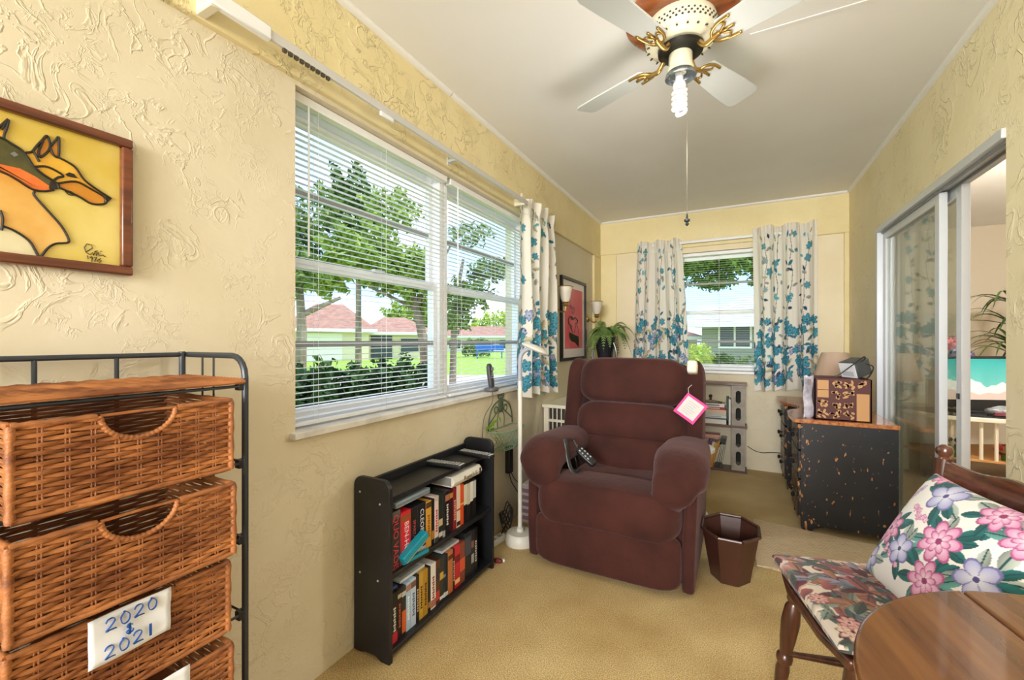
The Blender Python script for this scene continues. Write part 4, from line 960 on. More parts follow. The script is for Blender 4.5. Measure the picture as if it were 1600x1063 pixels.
lead([(345, 325), (440, 380), (500, 460), (580, 520), (660, 572)]); lead([(210, 382), (270, 380), (330, 405), (375, 437), (345, 445), (320, 462)])
lead([(340, 482), (450, 470), (540, 515), (615, 560), (625, 600), (545, 602), (470, 560), (390, 522), (345, 505)]); lead([(385, 525), (420, 530), (440, 548), (410, 548), (385, 525)], .0012)
lead([(0, 640), (15, 690), (8, 760)])
# signature
def sig(pts, w=.0009):
    P = smooth_path([(gx + .0012, *PIC(*p)) for p in pts], 5); return P
m = MB()
for s_ in ([(510, 890), (500, 860), (515, 840), (545, 845), (548, 865), (520, 882), (510, 890), (535, 905), (550, 890), (555, 908), (570, 880), (572, 912), (585, 890), (590, 912), (610, 905), (625, 918)], [(560, 885), (580, 880)], [(596, 884), (604, 883)], [(518, 908), (524, 930)], [(545, 925), (535, 920), (545, 912), (550, 925), (545, 945)], [(560, 920), (575, 918), (562, 945)], [(590, 930), (578, 940), (590, 952), (602, 940), (588, 932), (600, 925)]):
    m.tube([(gx + .0012, *PIC(*p)) for p in s_], .0008, 5)
m.build('signature', M_ld, pc)

# ------------------------------------------------------------------ pink print on the left wall near the corner
pk = thing('framed_print', (-1.27, 3.58, 1.0), 'pink art print with a black figure in a thin black frame near the corner', 'picture')
ky0, ky1, kz0, kz1 = 3.27, 3.90, 0.99, 1.70; M_kf = mat('frame_black', srgb(26, 26, 30), .35)
for (ya, yb, za, zb) in ((ky0, ky1, kz1 - .025, kz1), (ky0, ky1, kz0, kz0 + .025), (ky0, ky0 + .025, kz0 + .025, kz1 - .025), (ky1 - .025, ky1, kz0 + .025, kz1 - .025)):
    MB().box((XL, ya, za), (XL + .025, yb, zb)).build('frame_side', M_kf, pk, bevel=.002)
MB().box((XL, ky0 + .025, kz0 + .025), (XL + .010, ky1 - .025, kz1 - .025)).build('mount', mat('mount_white', srgb(236, 228, 222), .5), pk)
MB().box((XL, ky0 + .09, kz0 + .10), (XL + .011, ky1 - .08, kz1 - .085)).build('print', mat('print_pink', srgb(216, 62, 84), .4, c2=srgb(232, 128, 138), nscale=3.5), pk)
def PK(u, v):                                    # unit print area -> wall
    return (ky0 + .09 + u * (ky1 - ky0 - .17), kz0 + .10 + v * (kz1 - kz0 - .185))
def kshape(pts, m, t=.0125, nm='figure'): MB().prism([PK(*p) for p in pts], lambda u, v, q: (XL + q, u, v), .009, t).build(nm, m, pk, smooth=None)
def kline(pts, w, m): MB().tube(smooth_path([(XL + .0115, *PK(*p)) for p in pts], 5), w, 6).build('figure_line', m, pk)
kshape([(.22, .27), (.40, .25), (.60, .22), (.75, .21), (.78, .12), (.76, .02), (.55, .10), (.35, .12), (.24, .18)], M_kf)
kshape([(.22, .42), (.3, .34), (.42, .26), (.36, .36), (.40, .38), (.30, .40)], M_kf)
kline([(.22, .40), (.18, .46), (.26, .53), (.36, .50), (.46, .49), (.56, .52), (.70, .48), (.66, .43), (.58, .42)], .006, M_kf)
kline([(.36, .48), (.36, .53), (.46, .50)], .005, M_kf); kline([(.62, .42), (.56, .34), (.50, .27)], .004, mat('figure_plum', srgb(140, 60, 80), .4)); kline([(.70, .40), (.74, .30), (.78, .22)], .003, mat('figure_plum', srgb(140, 60, 80), .4))
kline([(.30, .72), (.36, .66), (.44, .70), (.52, .66), (.46, .58), (.38, .62)], .006, mat('figure_mauve', srgb(170, 110, 120), .4))

# wall sconces either side of the print
M_brass = mat('brass', srgb(184, 150, 88), .28, .9); M_fros = mat('frosted_glass', srgb(226, 220, 206), .35, c2=srgb(214, 206, 190), nscale=8)
def sconce(lb, y, z):
    r = thing('wall_sconce', (XL, y, z), lb, 'sconce', 'wall sconces beside the print')
    MB().lathe([(.0, 0), (.035, 0), (.032, .010), (.018, .018), (0.0, .02)], (XL, y, z), 16, frame((0, 1, 0), (0, 0, 1), (1, 0, 0), (0, 0, 0)).to_3x3()).build('back_plate', M_brass, r)
    MB().tube(smooth_path([(XL + .015, y, z), (XL + .05, y, z - .03), (XL + .085, y, z - .025), (XL + .09, y, z + .015)], 5), .006, 8).build('arm', M_brass, r)
    MB().lathe([(.012, 0), (.028, .012), (.02, .025), (.03, .035)], (XL + .09, y, z + .01), 14).build('cup', M_brass, r)
    MB().lathe([(.022, 0), (.038, .03), (.046, .08), (.056, .125), (.060, .128), (.052, .122), (.042, .08), (.033, .03), (.018, .006)], (XL + .09, y, z + .04), 20, cap=False).build('glass_shade', M_fros, r)
    MB().lathe([(.0575, 0), (.062, .002), (.0595, .006), (.055, .004)], (XL + .09, y, z + .163), 20, cap=False).build('gilt_rim', M_brass, r)
sconce('brass sconce with frosted tulip shade between the curtain and the print', 3.17, 1.42)
sconce('brass sconce with frosted tulip shade between the print and the corner', 4.02, 1.37)

# ------------------------------------------------------------------ white floor lamp
M_lw = mat('lamp_white', srgb(222, 218, 208), .4); lx, ly = -1.10, 2.19
fl = thing('floor_lamp', (lx, ly, 0), 'slim white floor lamp with a flat round head beside the recliner', 'floor lamp')
MB().lathe([(.085, 0), (.088, .02), (.082, .05), (.072, .062), (.02, .066)], (lx, ly, 0), 30).build('base', M_lw, fl)
MB().lathe([(.02, .06), (.021, .085), (.014, .09)], (lx, ly, 0), 16).build('collar', M_lw, fl)
MB().tube([(lx, ly, .07), (lx, ly, .92)], .0125, 14).build('pole', M_lw, fl)
MB().tube([(lx, ly, .90), (lx, ly, .93)], .015, 14).build('joint_ring', M_alu, fl)
dv = Vector((.80, .42, 0)).normalized()
MB().tube(smooth_path([(lx, ly, .92), (lx, ly, 1.04), Vector((lx, ly, 1.09)) + dv * .012, Vector((lx, ly, 1.115)) + dv * .05], 6), .0125, 12).build('gooseneck', mat('lamp_grey', srgb(160, 162, 172), .4), fl)
hm = Matrix.Rotation(R(24), 3, Vector((-dv.y, dv.x, 0)))
MB().lathe([(.0, -.012), (.068, -.012), (.082, -.004), (.084, .002), (.07, .014), (.03, .022), (0.0, .024)], Vector((lx, ly, 1.113)) + dv * .085, 30, hm, cap=False).build('lamp_head', M_lw, fl)

# ------------------------------------------------------------------ cordless phone on the sill
ph = thing('cordless_phone', (-1.275, 2.16, .863), 'dark cordless phone upright in its cradle on the window sill', 'phone'); M_dg_ = mat('phone_grey', srgb(66, 64, 66), .4)
MB().cushion((-1.272, 2.16, .875), (.07, .085, .028), (4, 4, 3), 8).build('cradle', mat('phone_base', srgb(96, 96, 98), .4), ph, smooth=180)
hmx = Matrix.Rotation(R(-8), 3, 'Y')
MB().cushion((-1.278, 2.155, .952), (.026, .042, .15), (4, 3.5, 6), 10, None, hmx).build('handset', M_dg_, ph, smooth=180)
MB().box((-1.264, 2.144, .985), (-1.262, 2.168, 1.005)).build('screen', mat('phone_screen', srgb(150, 150, 140), .3), ph)
m = MB()
for i in range(4):
    for j in range(3): m.cushion((-1.262 - (i * .0015), 2.146 + j * .010, .972 - i * .013), (.004, .006, .007), 3, 2)
m.build('key', mat('key_grey', srgb(180, 180, 178), .4), ph, smooth=180)
MB().tube(smooth_path([(-1.27, 2.14, .868), (-1.248, 2.13, .855), (-1.247, 2.12, .80), (-1.268, 2.06, .70), (-1.270, 2.06, .45), (-1.268, 2.09, .18), (-1.262, 2.10, .06)], 6), .0022, 6).build('cord', mat('cord_grey', srgb(90, 84, 74), .5), ph)

# ------------------------------------------------------------------ green wire wall basket
M_gw = mat('green_wire', srgb(112, 140, 112), .5, c2=srgb(140, 164, 138), nscale=40)
M_gw2 = mat('green_iron', srgb(78, 94, 70), .5)
wb = thing('wire_basket', (-1.26, 2.27, .5), 'green wire wall basket with a scrolled iron back below the sill', 'basket')
cy, bz0, bz1, hw, dp = 2.275, .515, .632, .165, .12; xb = XL + .006
def rimpt(t, hwid, dep, z): a = pi * t; return (xb + dep * sin(a) ** .6, cy - hwid * cos(a), z)
for (hh, de, z, r_) in ((hw, dp, bz1, .004), (hw * .72, dp * .75, bz0, .0028)):
    MB().tube([rimpt(i / 24, hh, de, z) for i in range(25)], r_, 6, closed=True).build('hoop', M_gw, wb)
for s in (-1, 1):
    m = MB()
    for k in range(19):
        t0 = (k - 1) / 18; t1 = t0 + s * 3 / 18
        if not (0 <= t1 <= 1 and 0 <= t0 <= 1): continue
        m.tube([Vector(rimpt(lerp(t0, t1, q), lerp(hw, hw * .72, q), lerp(dp, dp * .75, q), lerp(bz1, bz0, q))) for q in (0, .33, .66, 1)], .0017, 5)
    m.build('lattice', M_gw, wb)
m = MB()
for k in range(7): m.tube([(xb, cy - .11 + k * .036, bz0), (xb + .085, cy - .11 + k * .036, bz0)], .0017, 5)
m.build('floor_wire', M_gw, wb)
arch = [(xb, cy - .15, bz1), (xb, cy - .14, .70), (xb, cy - .10, .765), (xb, cy, .80), (xb, cy + .10, .765), (xb, cy + .14, .70), (xb, cy + .15, bz1)]
MB().tube(smooth_path(arch, 6), .0042, 7).build('arch', M_gw2, wb)
MB().tube(smooth_path([(xb, cy - .04, bz1), (xb, cy - .04, .70), (xb, cy, .735), (xb, cy + .04, .70), (xb, cy + .04, bz1)], 6), .003, 6).build('inner_arch', M_gw2, wb)
for s in (-1, 1):
    MB().tube([(xb, cy + s * .03, .74), (xb, cy + s * .14, .67)], .003, 6).build('brace', M_gw2, wb)
    MB().tube(smooth_path([(xb, cy, .80), (xb, cy + s * .03, .815), (xb, cy + s * .032, .84), (xb, cy + s * .010, .838), (xb, cy + s * .012, .82)], 5), .004, 6).build('scroll', M_gw2, wb)
    MB().tube([(xb, cy + s * .058 + .02 * cos(a), .745 + .02 * sin(a)) for a in [k * pi / 6 for k in range(12)]], .0035, 6, closed=True).build('scroll', M_gw2, wb)
MB().cushion((xb, cy, .77), (.012, .055, .09), (3, 2.2, 2.2), 7).build('medallion', M_gw2, wb, smooth=180)
lf = thing('trailing_plant', (-1.24, 2.13, .6), 'bright green leaf sprig hanging over the wire basket edge', 'plant')
for k in range(7):
    a = k * .9; c = Vector((xb + .05 + .02 * cos(a), 2.125 + .035 * sin(a * 1.3), .60 + .02 * k))
    MB().grid(lambda u, v, c=c, a=a: c + Vector((cos(a) * (u - .5) * .05, sin(a) * (u - .5) * .05 + (v - .5) * .03 * sin(pi * u), -.03 * u * u + .006 * cos(pi * v))), 6, 5).build('leaf', mat('sprig_green', srgb(124, 170, 50), .5), lf, smooth=180)
# black pouch below, cords, power strip, patterned carton, small red and white toy
po = thing('power_adapter', (-1.25, 2.36, .33), 'long black adapter hanging on the wall under the wire basket', 'adapter')
MB().box((XL, 2.335, .33), (XL + .035, 2.385, .50)).build('body', M_blk, po, bevel=.006); MB().tube(smooth_path([(XL + .02, 2.36, .33), (XL + .03, 2.37, .27), (XL + .04, 2.47, .15), (XL + .03, 2.52, .05)], 6), .003, 6).build('cord', M_blk, po); MB().tube(smooth_path([(XL + .02, 2.37, .34), (XL + .03, 2.45, .25), (XL + .05, 2.62, .18)], 6), .003, 6).build('cord', M_blk, po)
cb = thing('cable_bundle', (-1.21, 2.2, 0), 'tangled black cables on the carpet behind the floor lamp', 'cables')
for k in range(4):
    pts = [Vector((-1.215 + .035 * cos(a + k), 2.235 + .06 * sin(a * 1.0 + k * .8), .09 + .05 * sin(a * 2 + k) + .012 * k)) for a in [j * .7 for j in range(9)]]
    MB().tube(smooth_path(pts, 4, True), .0035, 6, closed=True).build('loop', M_blk, cb)
MB().tube(smooth_path([(-1.22, 2.24, .06), (-1.21, 2.12, .012), (-1.2, 1.98, .008), (-1.22, 1.90, .008)], 5), .004, 6).build('lead', M_blk, cb)
ps = thing('power_strip', (-1.22, 2.09, 0), 'white power strip on the carpet by the bookcase', 'power strip')
Fs_ = frame((.15, .99, 0), (-.99, .15, 0), (0, 0, 1), (-1.225, 2.06, 0))
MB().box((-.13, -.022, 0), (.13, .022, .032), Fs_).build('body', M_wht, ps, bevel=.004)
for k in range(4): MB().box((-.09 + k * .055, -.012, .031), (-.065 + k * .055, .012, .034), Fs_).build('socket', mat('socket_grey', srgb(170, 166, 158), .5), ps)
MB().box((-.085, -.018, .03), (-.04, .018, .075), Fs_).build('plug', M_blk, ps, bevel=.004)
ct = thing('carton', (-1.16, 2.52, 0), 'small grey pink patterned carton between the floor lamp and the recliner', 'box')
MB().box((-1.22, 2.44, 0), (-1.085, 2.62, .24)).build('box_body', mat('carton_paper', srgb(190, 172, 172), .8), ct, bevel=.003)
m = MB()
for k in range(5): m.box((-1.21, 2.439, .02 + k * .043), (-1.095, 2.4405, .045 + k * .043))
m.build('stripe', mat('carton_stripe', srgb(130, 104, 112), .8), ct)
MB().box((-1.215, 2.445, .238), (-1.09, 2.615, .243)).build('lid', mat('carton_lid', srgb(214, 204, 200), .8), ct)
rb = thing('small_bottle', (-1.14, 2.50, .243), 'small red capped white bottle on the patterned carton', 'bottle'); MB().lathe([(.02, 0), (.022, .02), (.02, .05), (.01, .06)], (-1.14, 2.5, .243), 14).build('body', M_pg, rb); MB().lathe([(.015, .055), (.016, .08), (.012, .085)], (-1.14, 2.5, .243), 14).build('cap', mat('cap_red', srgb(200, 50, 50), .4), rb)
ty = thing('floor_scrap', (-1.10, 1.945, 0), 'small dark red and white plastic bit on the carpet by the bookcase foot', 'toy')
MB().cushion((-1.10, 1.935, .012), (.05, .025, .022), 3, 6).build('body', mat('scrap_red', srgb(110, 40, 36), .5), ty, smooth=180); MB().cushion((-1.085, 1.955, .008), (.03, .02, .014), 3, 5).build('tip', M_wht, ty, smooth=180)
# ------------------------------------------------------------------ white cabinet and potted fern in the corner
cbn = thing('white_cabinet', (-1.06, 3.6, 0), 'low white cabinet along the left wall behind the recliner', 'cabinet'); M_cab = mat('cabinet_cream', srgb(232, 224, 204), .5)
MB().box((XL + .005, 2.90, .665), (-.85, 4.10, .69)).build('top', M_cab, cbn, bevel=.003)
for (a, b) in (((XL + .01, 2.92, 0), (XL + .05, 2.95, .665)), ((-.90, 2.92, 0), (-.86, 2.95, .665))): MB().box(a, b).build('front_post', M_cab, cbn, bevel=.002)
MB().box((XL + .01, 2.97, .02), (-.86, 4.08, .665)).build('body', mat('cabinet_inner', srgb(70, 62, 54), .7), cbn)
for z in (.12, .56, .44): MB().box((XL + .05, 2.925, z), (-.90, 2.945, z + .018)).build('cross_rail', M_cab, cbn)
for k in range(9): MB().box((XL + .075 + k * .034, 2.93, .02), (XL + .082 + k * .034, 2.94, .665)).build('grille_bar', M_cab, cbn)
pf = thing('potted_fern', (-1.09, 3.95, .69), 'green fern spilling from a tall black vase in the corner', 'plant')
MB().lathe([(.06, 0), (.075, .03), (.06, .12), (.058, .22), (.075, .36), (.095, .47), (.10, .50), (.09, .50), (.07, .46), (.02, .44)], (-1.09, 3.95, .69), 24).build('vase', mat('vase_black', srgb(30, 32, 38), .25), pf)
for s in (-1, 1): MB().tube(smooth_path([(-1.09 + s * .06, 3.93, .78), (-1.09 + s * .10, 3.93, .90), (-1.09 + s * .11, 3.93, 1.05), (-1.09 + s * .085, 3.93, 1.14)], 5), .011, 7).build('vase_handle', mat('vase_black', srgb(30, 32, 38), .25), pf)
M_fern = mat('fern_green', srgb(74, 106, 44), .55, c2=srgb(128, 158, 84), nscale=14)
def frond(c, ang, L, rise, droop, seed):
    r = random.Random(seed); dx, dy = cos(ang), sin(ang); pts = []
    for i in range(15):
        t = i / 14; rad = L * (t - .18 * t * t); pts.append(Vector((c[0] + dx * rad, c[1] + dy * rad, c[2] + rise * sin(pi * .55 * t) * 1.2 - droop * t ** 2.4)))
    m = MB(); m.tube(pts, [.0022 * (1 - .8 * i / 14) for i in range(15)], 4)
    for i in range(1, 14):
        for q in (0, .5):
            p = pts[i].lerp(pts[i + 1], q); T = (pts[i + 1] - pts[i]).normalized(); sd = T.cross(Vector((0, 0, 1))); sd = sd.normalized() if sd.length > .05 else Vector((-dy, dx, 0))
            l = .042 * sin(pi * min(1, (i + q) / 14 * .86 + .13)) ** .8; dn = Vector((0, 0, -.35 * l))
            for s in (-1, 1):
                tip = p + sd * s * l + T * l * .35 + dn; w = T * .0058
                m.add([p - w, p + w, p.lerp(tip, .6) + w * .9, tip, p.lerp(tip, .6) - w * .9], [(0, 1, 2, 3, 4)])
    return m
for k in range(30):
    a = k * 2.4; r = random.Random(k)
    L = r.uniform(.20, .34); a2 = a
    if -1.09 + cos(a2) * L < -1.24: L = min(L, .15 / max(.2, -cos(a2)))
    frond((-1.09, 3.95, 1.20), a2, L * 1.12, r.uniform(.08, .17), r.uniform(.10, .36), k).build('frond', M_fern, pf, smooth=None)

# round side table mostly hidden behind the recliner
rt = thing('round_side_table', (-.262, 3.08, 0), 'small white round side table peeping out behind the recliner arm', 'side table')
MB().lathe([(.02, .425), (.13, .425), (.142, .435), (.142, .452), (.13, .46), (.0, .46)], (-.262, 3.08, 0), 28).build('top', M_wht, rt)
MB().lathe([(.10, 0), (.10, .015), (.025, .03), (.02, .2), (.025, .42)], (-.262, 3.08, 0), 20).build('pedestal', M_wht, rt)

# ------------------------------------------------------------------ block and board shelf under the end window
M_blkg = mat('block_grey', srgb(150, 142, 132), .85, c2=srgb(166, 158, 148), nscale=20, bump=.2, bscale=90); M_brd = wood('board_maroon', srgb(84, 52, 46), srgb(112, 76, 66), .45, 0)
bs = thing('block_shelf', (-.32, 4.3, 0), 'low shelf of grey slotted blocks and brown boards below the end window', 'shelf')
sx0, sx1, sy0, sy1 = -.74, .085, 4.215, 4.382
for z in (0, .393, .765): MB().box((sx0, sy0, z), (sx1, sy1, z + .020)).build('board', M_brd, bs, bevel=.002)
def block(x0, z0, z1):
    m = MB(); x1 = x0 + .105; cx = (x0 + x1) / 2; w = .020
    zs = [z0, z0 + .045, (z0 + z1) / 2 - .018, (z0 + z1) / 2 + .018, z1 - .045, z1]
    m.box((x0, sy0 + .004, z0), (cx - w, sy1, z1)).box((cx + w, sy0 + .004, z0), (x1, sy1, z1))
    for a, b in ((0, 1), (2, 3), (4, 5)): m.box((cx - w, sy0 + .004, zs[a]), (cx + w, sy1, zs[b]))
    MB().box((cx - w + .0005, sy1 - .03, z0 + .02), (cx + w - .0005, sy1 - .012, z1 - .02)).build('cavity_shade', mat('slot_shade', srgb(44, 46, 38), .9), bs)  # dark sheet that paints the shade inside the slots
    for zc, sg in ((zs[1], 1), (zs[2], -1), (zs[3], 1), (zs[4], -1)):           # rounded slot ends
        for s in (-1, 1):
            q_ = [(cx + s * w, zc), (cx + s * w, zc + sg * .016), (cx + s * w * .6, zc + sg * .005), (cx + s * w * .2, zc)]
            m.prism(q_, lambda u, v, t: (u, t, v), sy0 + .004, sy0 + .03)
    m.build('block', M_blkg, bs, smooth=None)
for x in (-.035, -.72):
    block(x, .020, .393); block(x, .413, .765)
def book(lb, a, b, c, Mx=None, spine='y', nm='book', grp='books on the block shelf', stripe=None):
    ctr = ((a[0] + b[0]) / 2, (a[1] + b[1]) / 2, a[2]); r = thing(nm, ctr, lb, 'book', grp); pg = .003
    k = 'bk_%d_%d_%d' % c; d = [b[i] - a[i] for i in range(3)]; thin = 0 if d[0] < d[2] else 2
    m = MB()
    if thin == 2:
        m.box((a[0], a[1], a[2]), (b[0], b[1], a[2] + pg), Mx).box((a[0], a[1], b[2] - pg), b, Mx).box((a[0], a[1], a[2] + pg), (b[0], a[1] + pg, b[2] - pg), Mx); pa, pb = (a[0] + pg, a[1] + pg, a[2] + pg), (b[0] - pg, b[1] - pg, b[2] - pg)
        sb = ((a[0] + d[0] * .2, a[1] - .0008, a[2] + d[2] * .3), (a[0] + d[0] * .8, a[1] + .001, a[2] + d[2] * .7))
    else:
        m.box(a, (a[0] + pg, b[1], b[2]), Mx).box((b[0] - pg, a[1], a[2]), b, Mx).box((a[0] + pg, a[1], a[2]), (b[0] - pg, a[1] + pg, b[2]), Mx); pa, pb = (a[0] + pg, a[1] + pg, a[2] + pg), (b[0] - pg, b[1] - pg, b[2] - pg)
        sb = ((a[0] + d[0] * .25, a[1] - .0008, a[2] + d[2] * .2), (a[0] + d[0] * .75, a[1] + .001, a[2] + d[2] * .8))
    m.build('cover', mat(k, srgb(*c), .5), r); MB().box(pa, pb, Mx).build('pages', M_pg, r)
    if stripe: MB().box(*sb, Mx).build('spine_band', mat('bk_%d_%d_%d' % stripe, srgb(*stripe), .5), r)
z = .413
for (h, x0, x1, c, st, lb) in ((.040, -.31, -.065, (216, 212, 200), None, 'thick off-white book at the bottom of the lying stack'), (.012, -.30, -.075, (70, 84, 92), None, 'thin slate grey book in the lying stack'), (.020, -.31, -.07, (206, 208, 206), (150, 150, 150), 'pale grey book in the lying stack'), (.022, -.305, -.07, (190, 190, 182), None, 'silver beige book in the lying stack'),
                               (.030, -.29, -.075, (214, 184, 154), None, 'peach coloured book in the lying stack'), (.024, -.30, -.085, (158, 40, 52), (220, 180, 170), 'red book in the lying stack'), (.030, -.30, -.09, (222, 220, 214), (120, 116, 116), 'white book with grey lettering at the top of the lying stack')):
    book(lb, (x0, 4.235, z), (x1, 4.37, z + h), c, stripe=st); z += h + .0005
fo = thing('brown_folder', (-.2, 4.3, z), 'curled brown leather folder on top of the lying books', 'folder')
MB().grid(lambda u, v: (-.30 + .19 * u, 4.235 + .12 * v, z + .003 + .025 * sin(pi * u) * (1 - .5 * v)), 10, 6).build('flap', mat('leather_tan', srgb(150, 102, 52), .6), fo, smooth=180).modifiers.new('thick', 'SOLIDIFY').thickness = .002
MB().lathe([(.012, 0), (.008, .02), (.014, .03), (.016, .04), (.01, .05)], (-.205, 4.27, z + .024), 12).build('knob', mat('knob_dark', srgb(50, 40, 36), .4), fo)
book('dark green upright book next to the slotted block', (-.076, 4.235, .413), (-.058, 4.37, .655), (40, 60, 50)); book('white upright book next to the slotted block', (-.056, 4.235, .413), (-.042, 4.37, .640), (220, 218, 208))
xx = -.288
for (w, h, c, ang, lb) in ((.030, .25, (96, 50, 106), 17, 'purple book leaning on the lower shelf'), (.018, .24, (224, 214, 190), 17, 'cream book leaning on the lower shelf'), (.020, .235, (206, 156, 60), 17, 'amber book leaning on the lower shelf'), (.020, .25, (184, 132, 48), 16, 'ochre book leaning on the lower shelf'), (.012, .24, (120, 84, 50), 15, 'slim brown book leaning on the lower shelf'),
                           (.013, .27, (46, 50, 46), 12, 'slim black green book, leftmost of the dark leaning set'), (.013, .275, (52, 58, 50), 11, 'slim dark olive book, second of the dark leaning set'), (.013, .27, (40, 46, 44), 10, 'slim charcoal book, third of the dark leaning set'), (.013, .27, (60, 64, 56), 9, 'slim grey green book, last of the dark leaning set')):
    Mx = Matrix.Translation((xx, 0, .0205)) @ Matrix.Rotation(R(ang), 4, 'Y'); book(lb, (0, 4.235, 0.0), (w, 4.37, h), c, Mx, stripe=(206, 200, 180) if w < .014 else None); xx += w / cos(R(ang)) + .002
tin = thing('pink_box', (-.24, 4.31, .27), 'flat pink box lying across the leaning books', 'box')
MB().box((-.27, 4.25, .275), (-.13, 4.36, .305)).build('body', mat('pink_card', srgb(206, 150, 140), .7), tin, bevel=.003); MB().box((-.272, 4.248, .296), (-.128, 4.362, .309)).build('lid', mat('pink_lid', srgb(214, 164, 152), .7), tin)
wc = thing('wall_cable', (.2, YF - .02, .1), 'thin black cable sagging along the end wall from the desk', 'cable')
MB().tube(smooth_path([(.09, 4.375, .21), (.14, 4.37, .18), (.2, 4.372, .165), (.27, 4.37, .175), (.35, 4.372, .18)], 6), .003, 6).build('lead', M_blk, wc)

# ------------------------------------------------------------------ worn black desk along the right wall
def worn():
    m = bpy.data.materials.new('worn_black_paint'); m.use_nodes = True; n, l = m.node_tree.nodes, m.node_tree.links; b = n['Principled BSDF']
    t = n.new('ShaderNodeTexCoord')
    def nz(s, d, st=(1, 1, 1)):
        mp = n.new('ShaderNodeMapping'); mp.inputs['Scale'].default_value = st; l.new(t.outputs['Object'], mp.inputs[0]); z = n.new('ShaderNodeTexNoise'); z.inputs['Scale'].default_value = s; z.inputs['Detail'].default_value = d; l.new(mp.outputs[0], z.inputs['Vector']); return z
    def rp(z, a, c0, b_, c1):
        r = n.new('ShaderNodeValToRGB'); r.color_ramp.elements[0].position = a; r.color_ramp.elements[0].color = c0; r.color_ramp.elements[1].position = b_; r.color_ramp.elements[1].color = c1; l.new(z.outputs[0], r.inputs[0]); return r
    base = rp(nz(5, 5), .3, srgb(14, 15, 18), .7, srgb(30, 32, 37)); wd = rp(nz(30, 3), .4, srgb(150, 90, 40), .6, srgb(196, 140, 84))
    chip = rp(nz(56, 10, (1, 1, .6)), .685, (0, 0, 0, 1), .70, (1, 1, 1, 1))
    # rubbed edges: the paint is gone along the lower and front borders of the carcass
    sp = n.new('ShaderNodeSeparateXYZ'); l.new(t.outputs['Object'], sp.inputs[0])
    def edge(sock, a, b_):
        mr = n.new('ShaderNodeMapRange'); mr.inputs[1].default_value = a; mr.inputs[2].default_value = b_; mr.inputs[3].default_value = .10; mr.inputs[4].default_value = 0; l.new(sock, mr.inputs[0]); return mr
    e1 = edge(sp.outputs[0], -.235, -.17); e2 = edge(sp.outputs[2], .0, .10)
    ad = n.new('ShaderNodeMath'); l.new(e1.outputs[0], ad.inputs[0]); l.new(e2.outputs[0], ad.inputs[1])
    z3 = nz(46, 12, (1, 1, .5)); ad2 = n.new('ShaderNodeMath'); l.new(z3.outputs[0], ad2.inputs[0]); l.new(ad.outputs[0], ad2.inputs[1])
    chip2 = rp(ad2, .66, (0, 0, 0, 1), .69, (1, 1, 1, 1))
    mx = n.new('ShaderNodeMath'); mx.operation = 'MAXIMUM'; l.new(chip.outputs[0], mx.inputs[0]); l.new(chip2.outputs[0], mx.inputs[1])
    x = n.new('ShaderNodeMix'); x.data_type = 'RGBA'; l.new(mx.outputs[0], x.inputs[0]); l.new(base.outputs[0], x.inputs[6]); l.new(wd.outputs[0], x.inputs[7]); l.new(x.outputs[2], b.inputs['Base Color']); b.inputs['Roughness'].default_value = .4
    MATS['worn_black_paint'] = m; return m
M_wn = worn(); M_top = wood('desk_top_wood', srgb(150, 84, 44), srgb(196, 128, 78), .25, 1, coat=.5)
dk = thing('writing_desk', (.58, 3.72, 0), 'worn black kneehole desk with a brown wooden top along the right wall', 'desk')
pts = [(.815, 3.115), (.310, 3.115), (.305, 3.3), (.31, 3.47), (.33, 3.53), (.385, 3.60), (.41, 3.72), (.385, 3.84), (.33, 3.91), (.31, 3.97), (.305, 4.15), (.31, 4.335), (.815, 4.335)]
MB().prism(pts[::-1], lambda u, v, t: (u, v, t), .658, .682).build('top', M_top, dk, bevel=.004)
ap = [(.44, 3.50), (.36, 3.50), (.355, 3.54), (.41, 3.62), (.43, 3.72), (.41, 3.82), (.355, 3.90), (.36, 3.94), (.44, 3.94)]
MB().prism(ap[::-1], lambda u, v, t: (u, v, t), .595, .657).build('apron', M_blk, dk)
def pedestal(y0, y1):
    x0, x1 = .352, .81
    side = [(x0, 0), (x0 + .05, 0), (x0 + .07, .025), (x0 + .12, .04), (x1 - .12, .04), (x1 - .07, .025), (x1 - .05, 0), (x1, 0), (x1, .657), (x0, .657)]
    for y in (y0, y1 - .018): MB().prism(side, lambda u, v, t: (u, t, v), y, y + .018).build('side_panel', M_wn, dk)
    MB().box((x1 - .015, y0 + .018, .05), (x1, y1 - .018, .657)).build('back_panel', M_wn, dk); MB().box((x0 + .005, y0 + .018, .05), (x1 - .015, y1 - .018, .07)).build('bottom_panel', M_wn, dk)
    MB().box((x0 + .02, y0 + .018, .07), (x0 + .03, y1 - .018, .655)).build('carcass_front', M_blk, dk)
    for (za, zb) in ((.07, .30), (.31, .48), (.49, .645)):
        d = MB().box((x0 - .014, y0 + .02, za), (x0 + .02, y1 - .02, zb)).build('drawer', M_wn if zb < .5 else M_wn, dk, bevel=.004)
        for f in (.28, .72):
            MB().lathe([(.008, 0), (.007, .008), (.016, .016), (.017, .022), (.010, .028), (0, .029)], (x0 - .014, lerp(y0, y1, f), (za + zb) / 2), 14, frame((0, 1, 0), (0, 0, 1), (-1, 0, 0), (0, 0, 0)).to_3x3(), cap=False).build('knob', M_blk, d)
pedestal(3.13, 3.50); pedestal(3.94, 4.32)
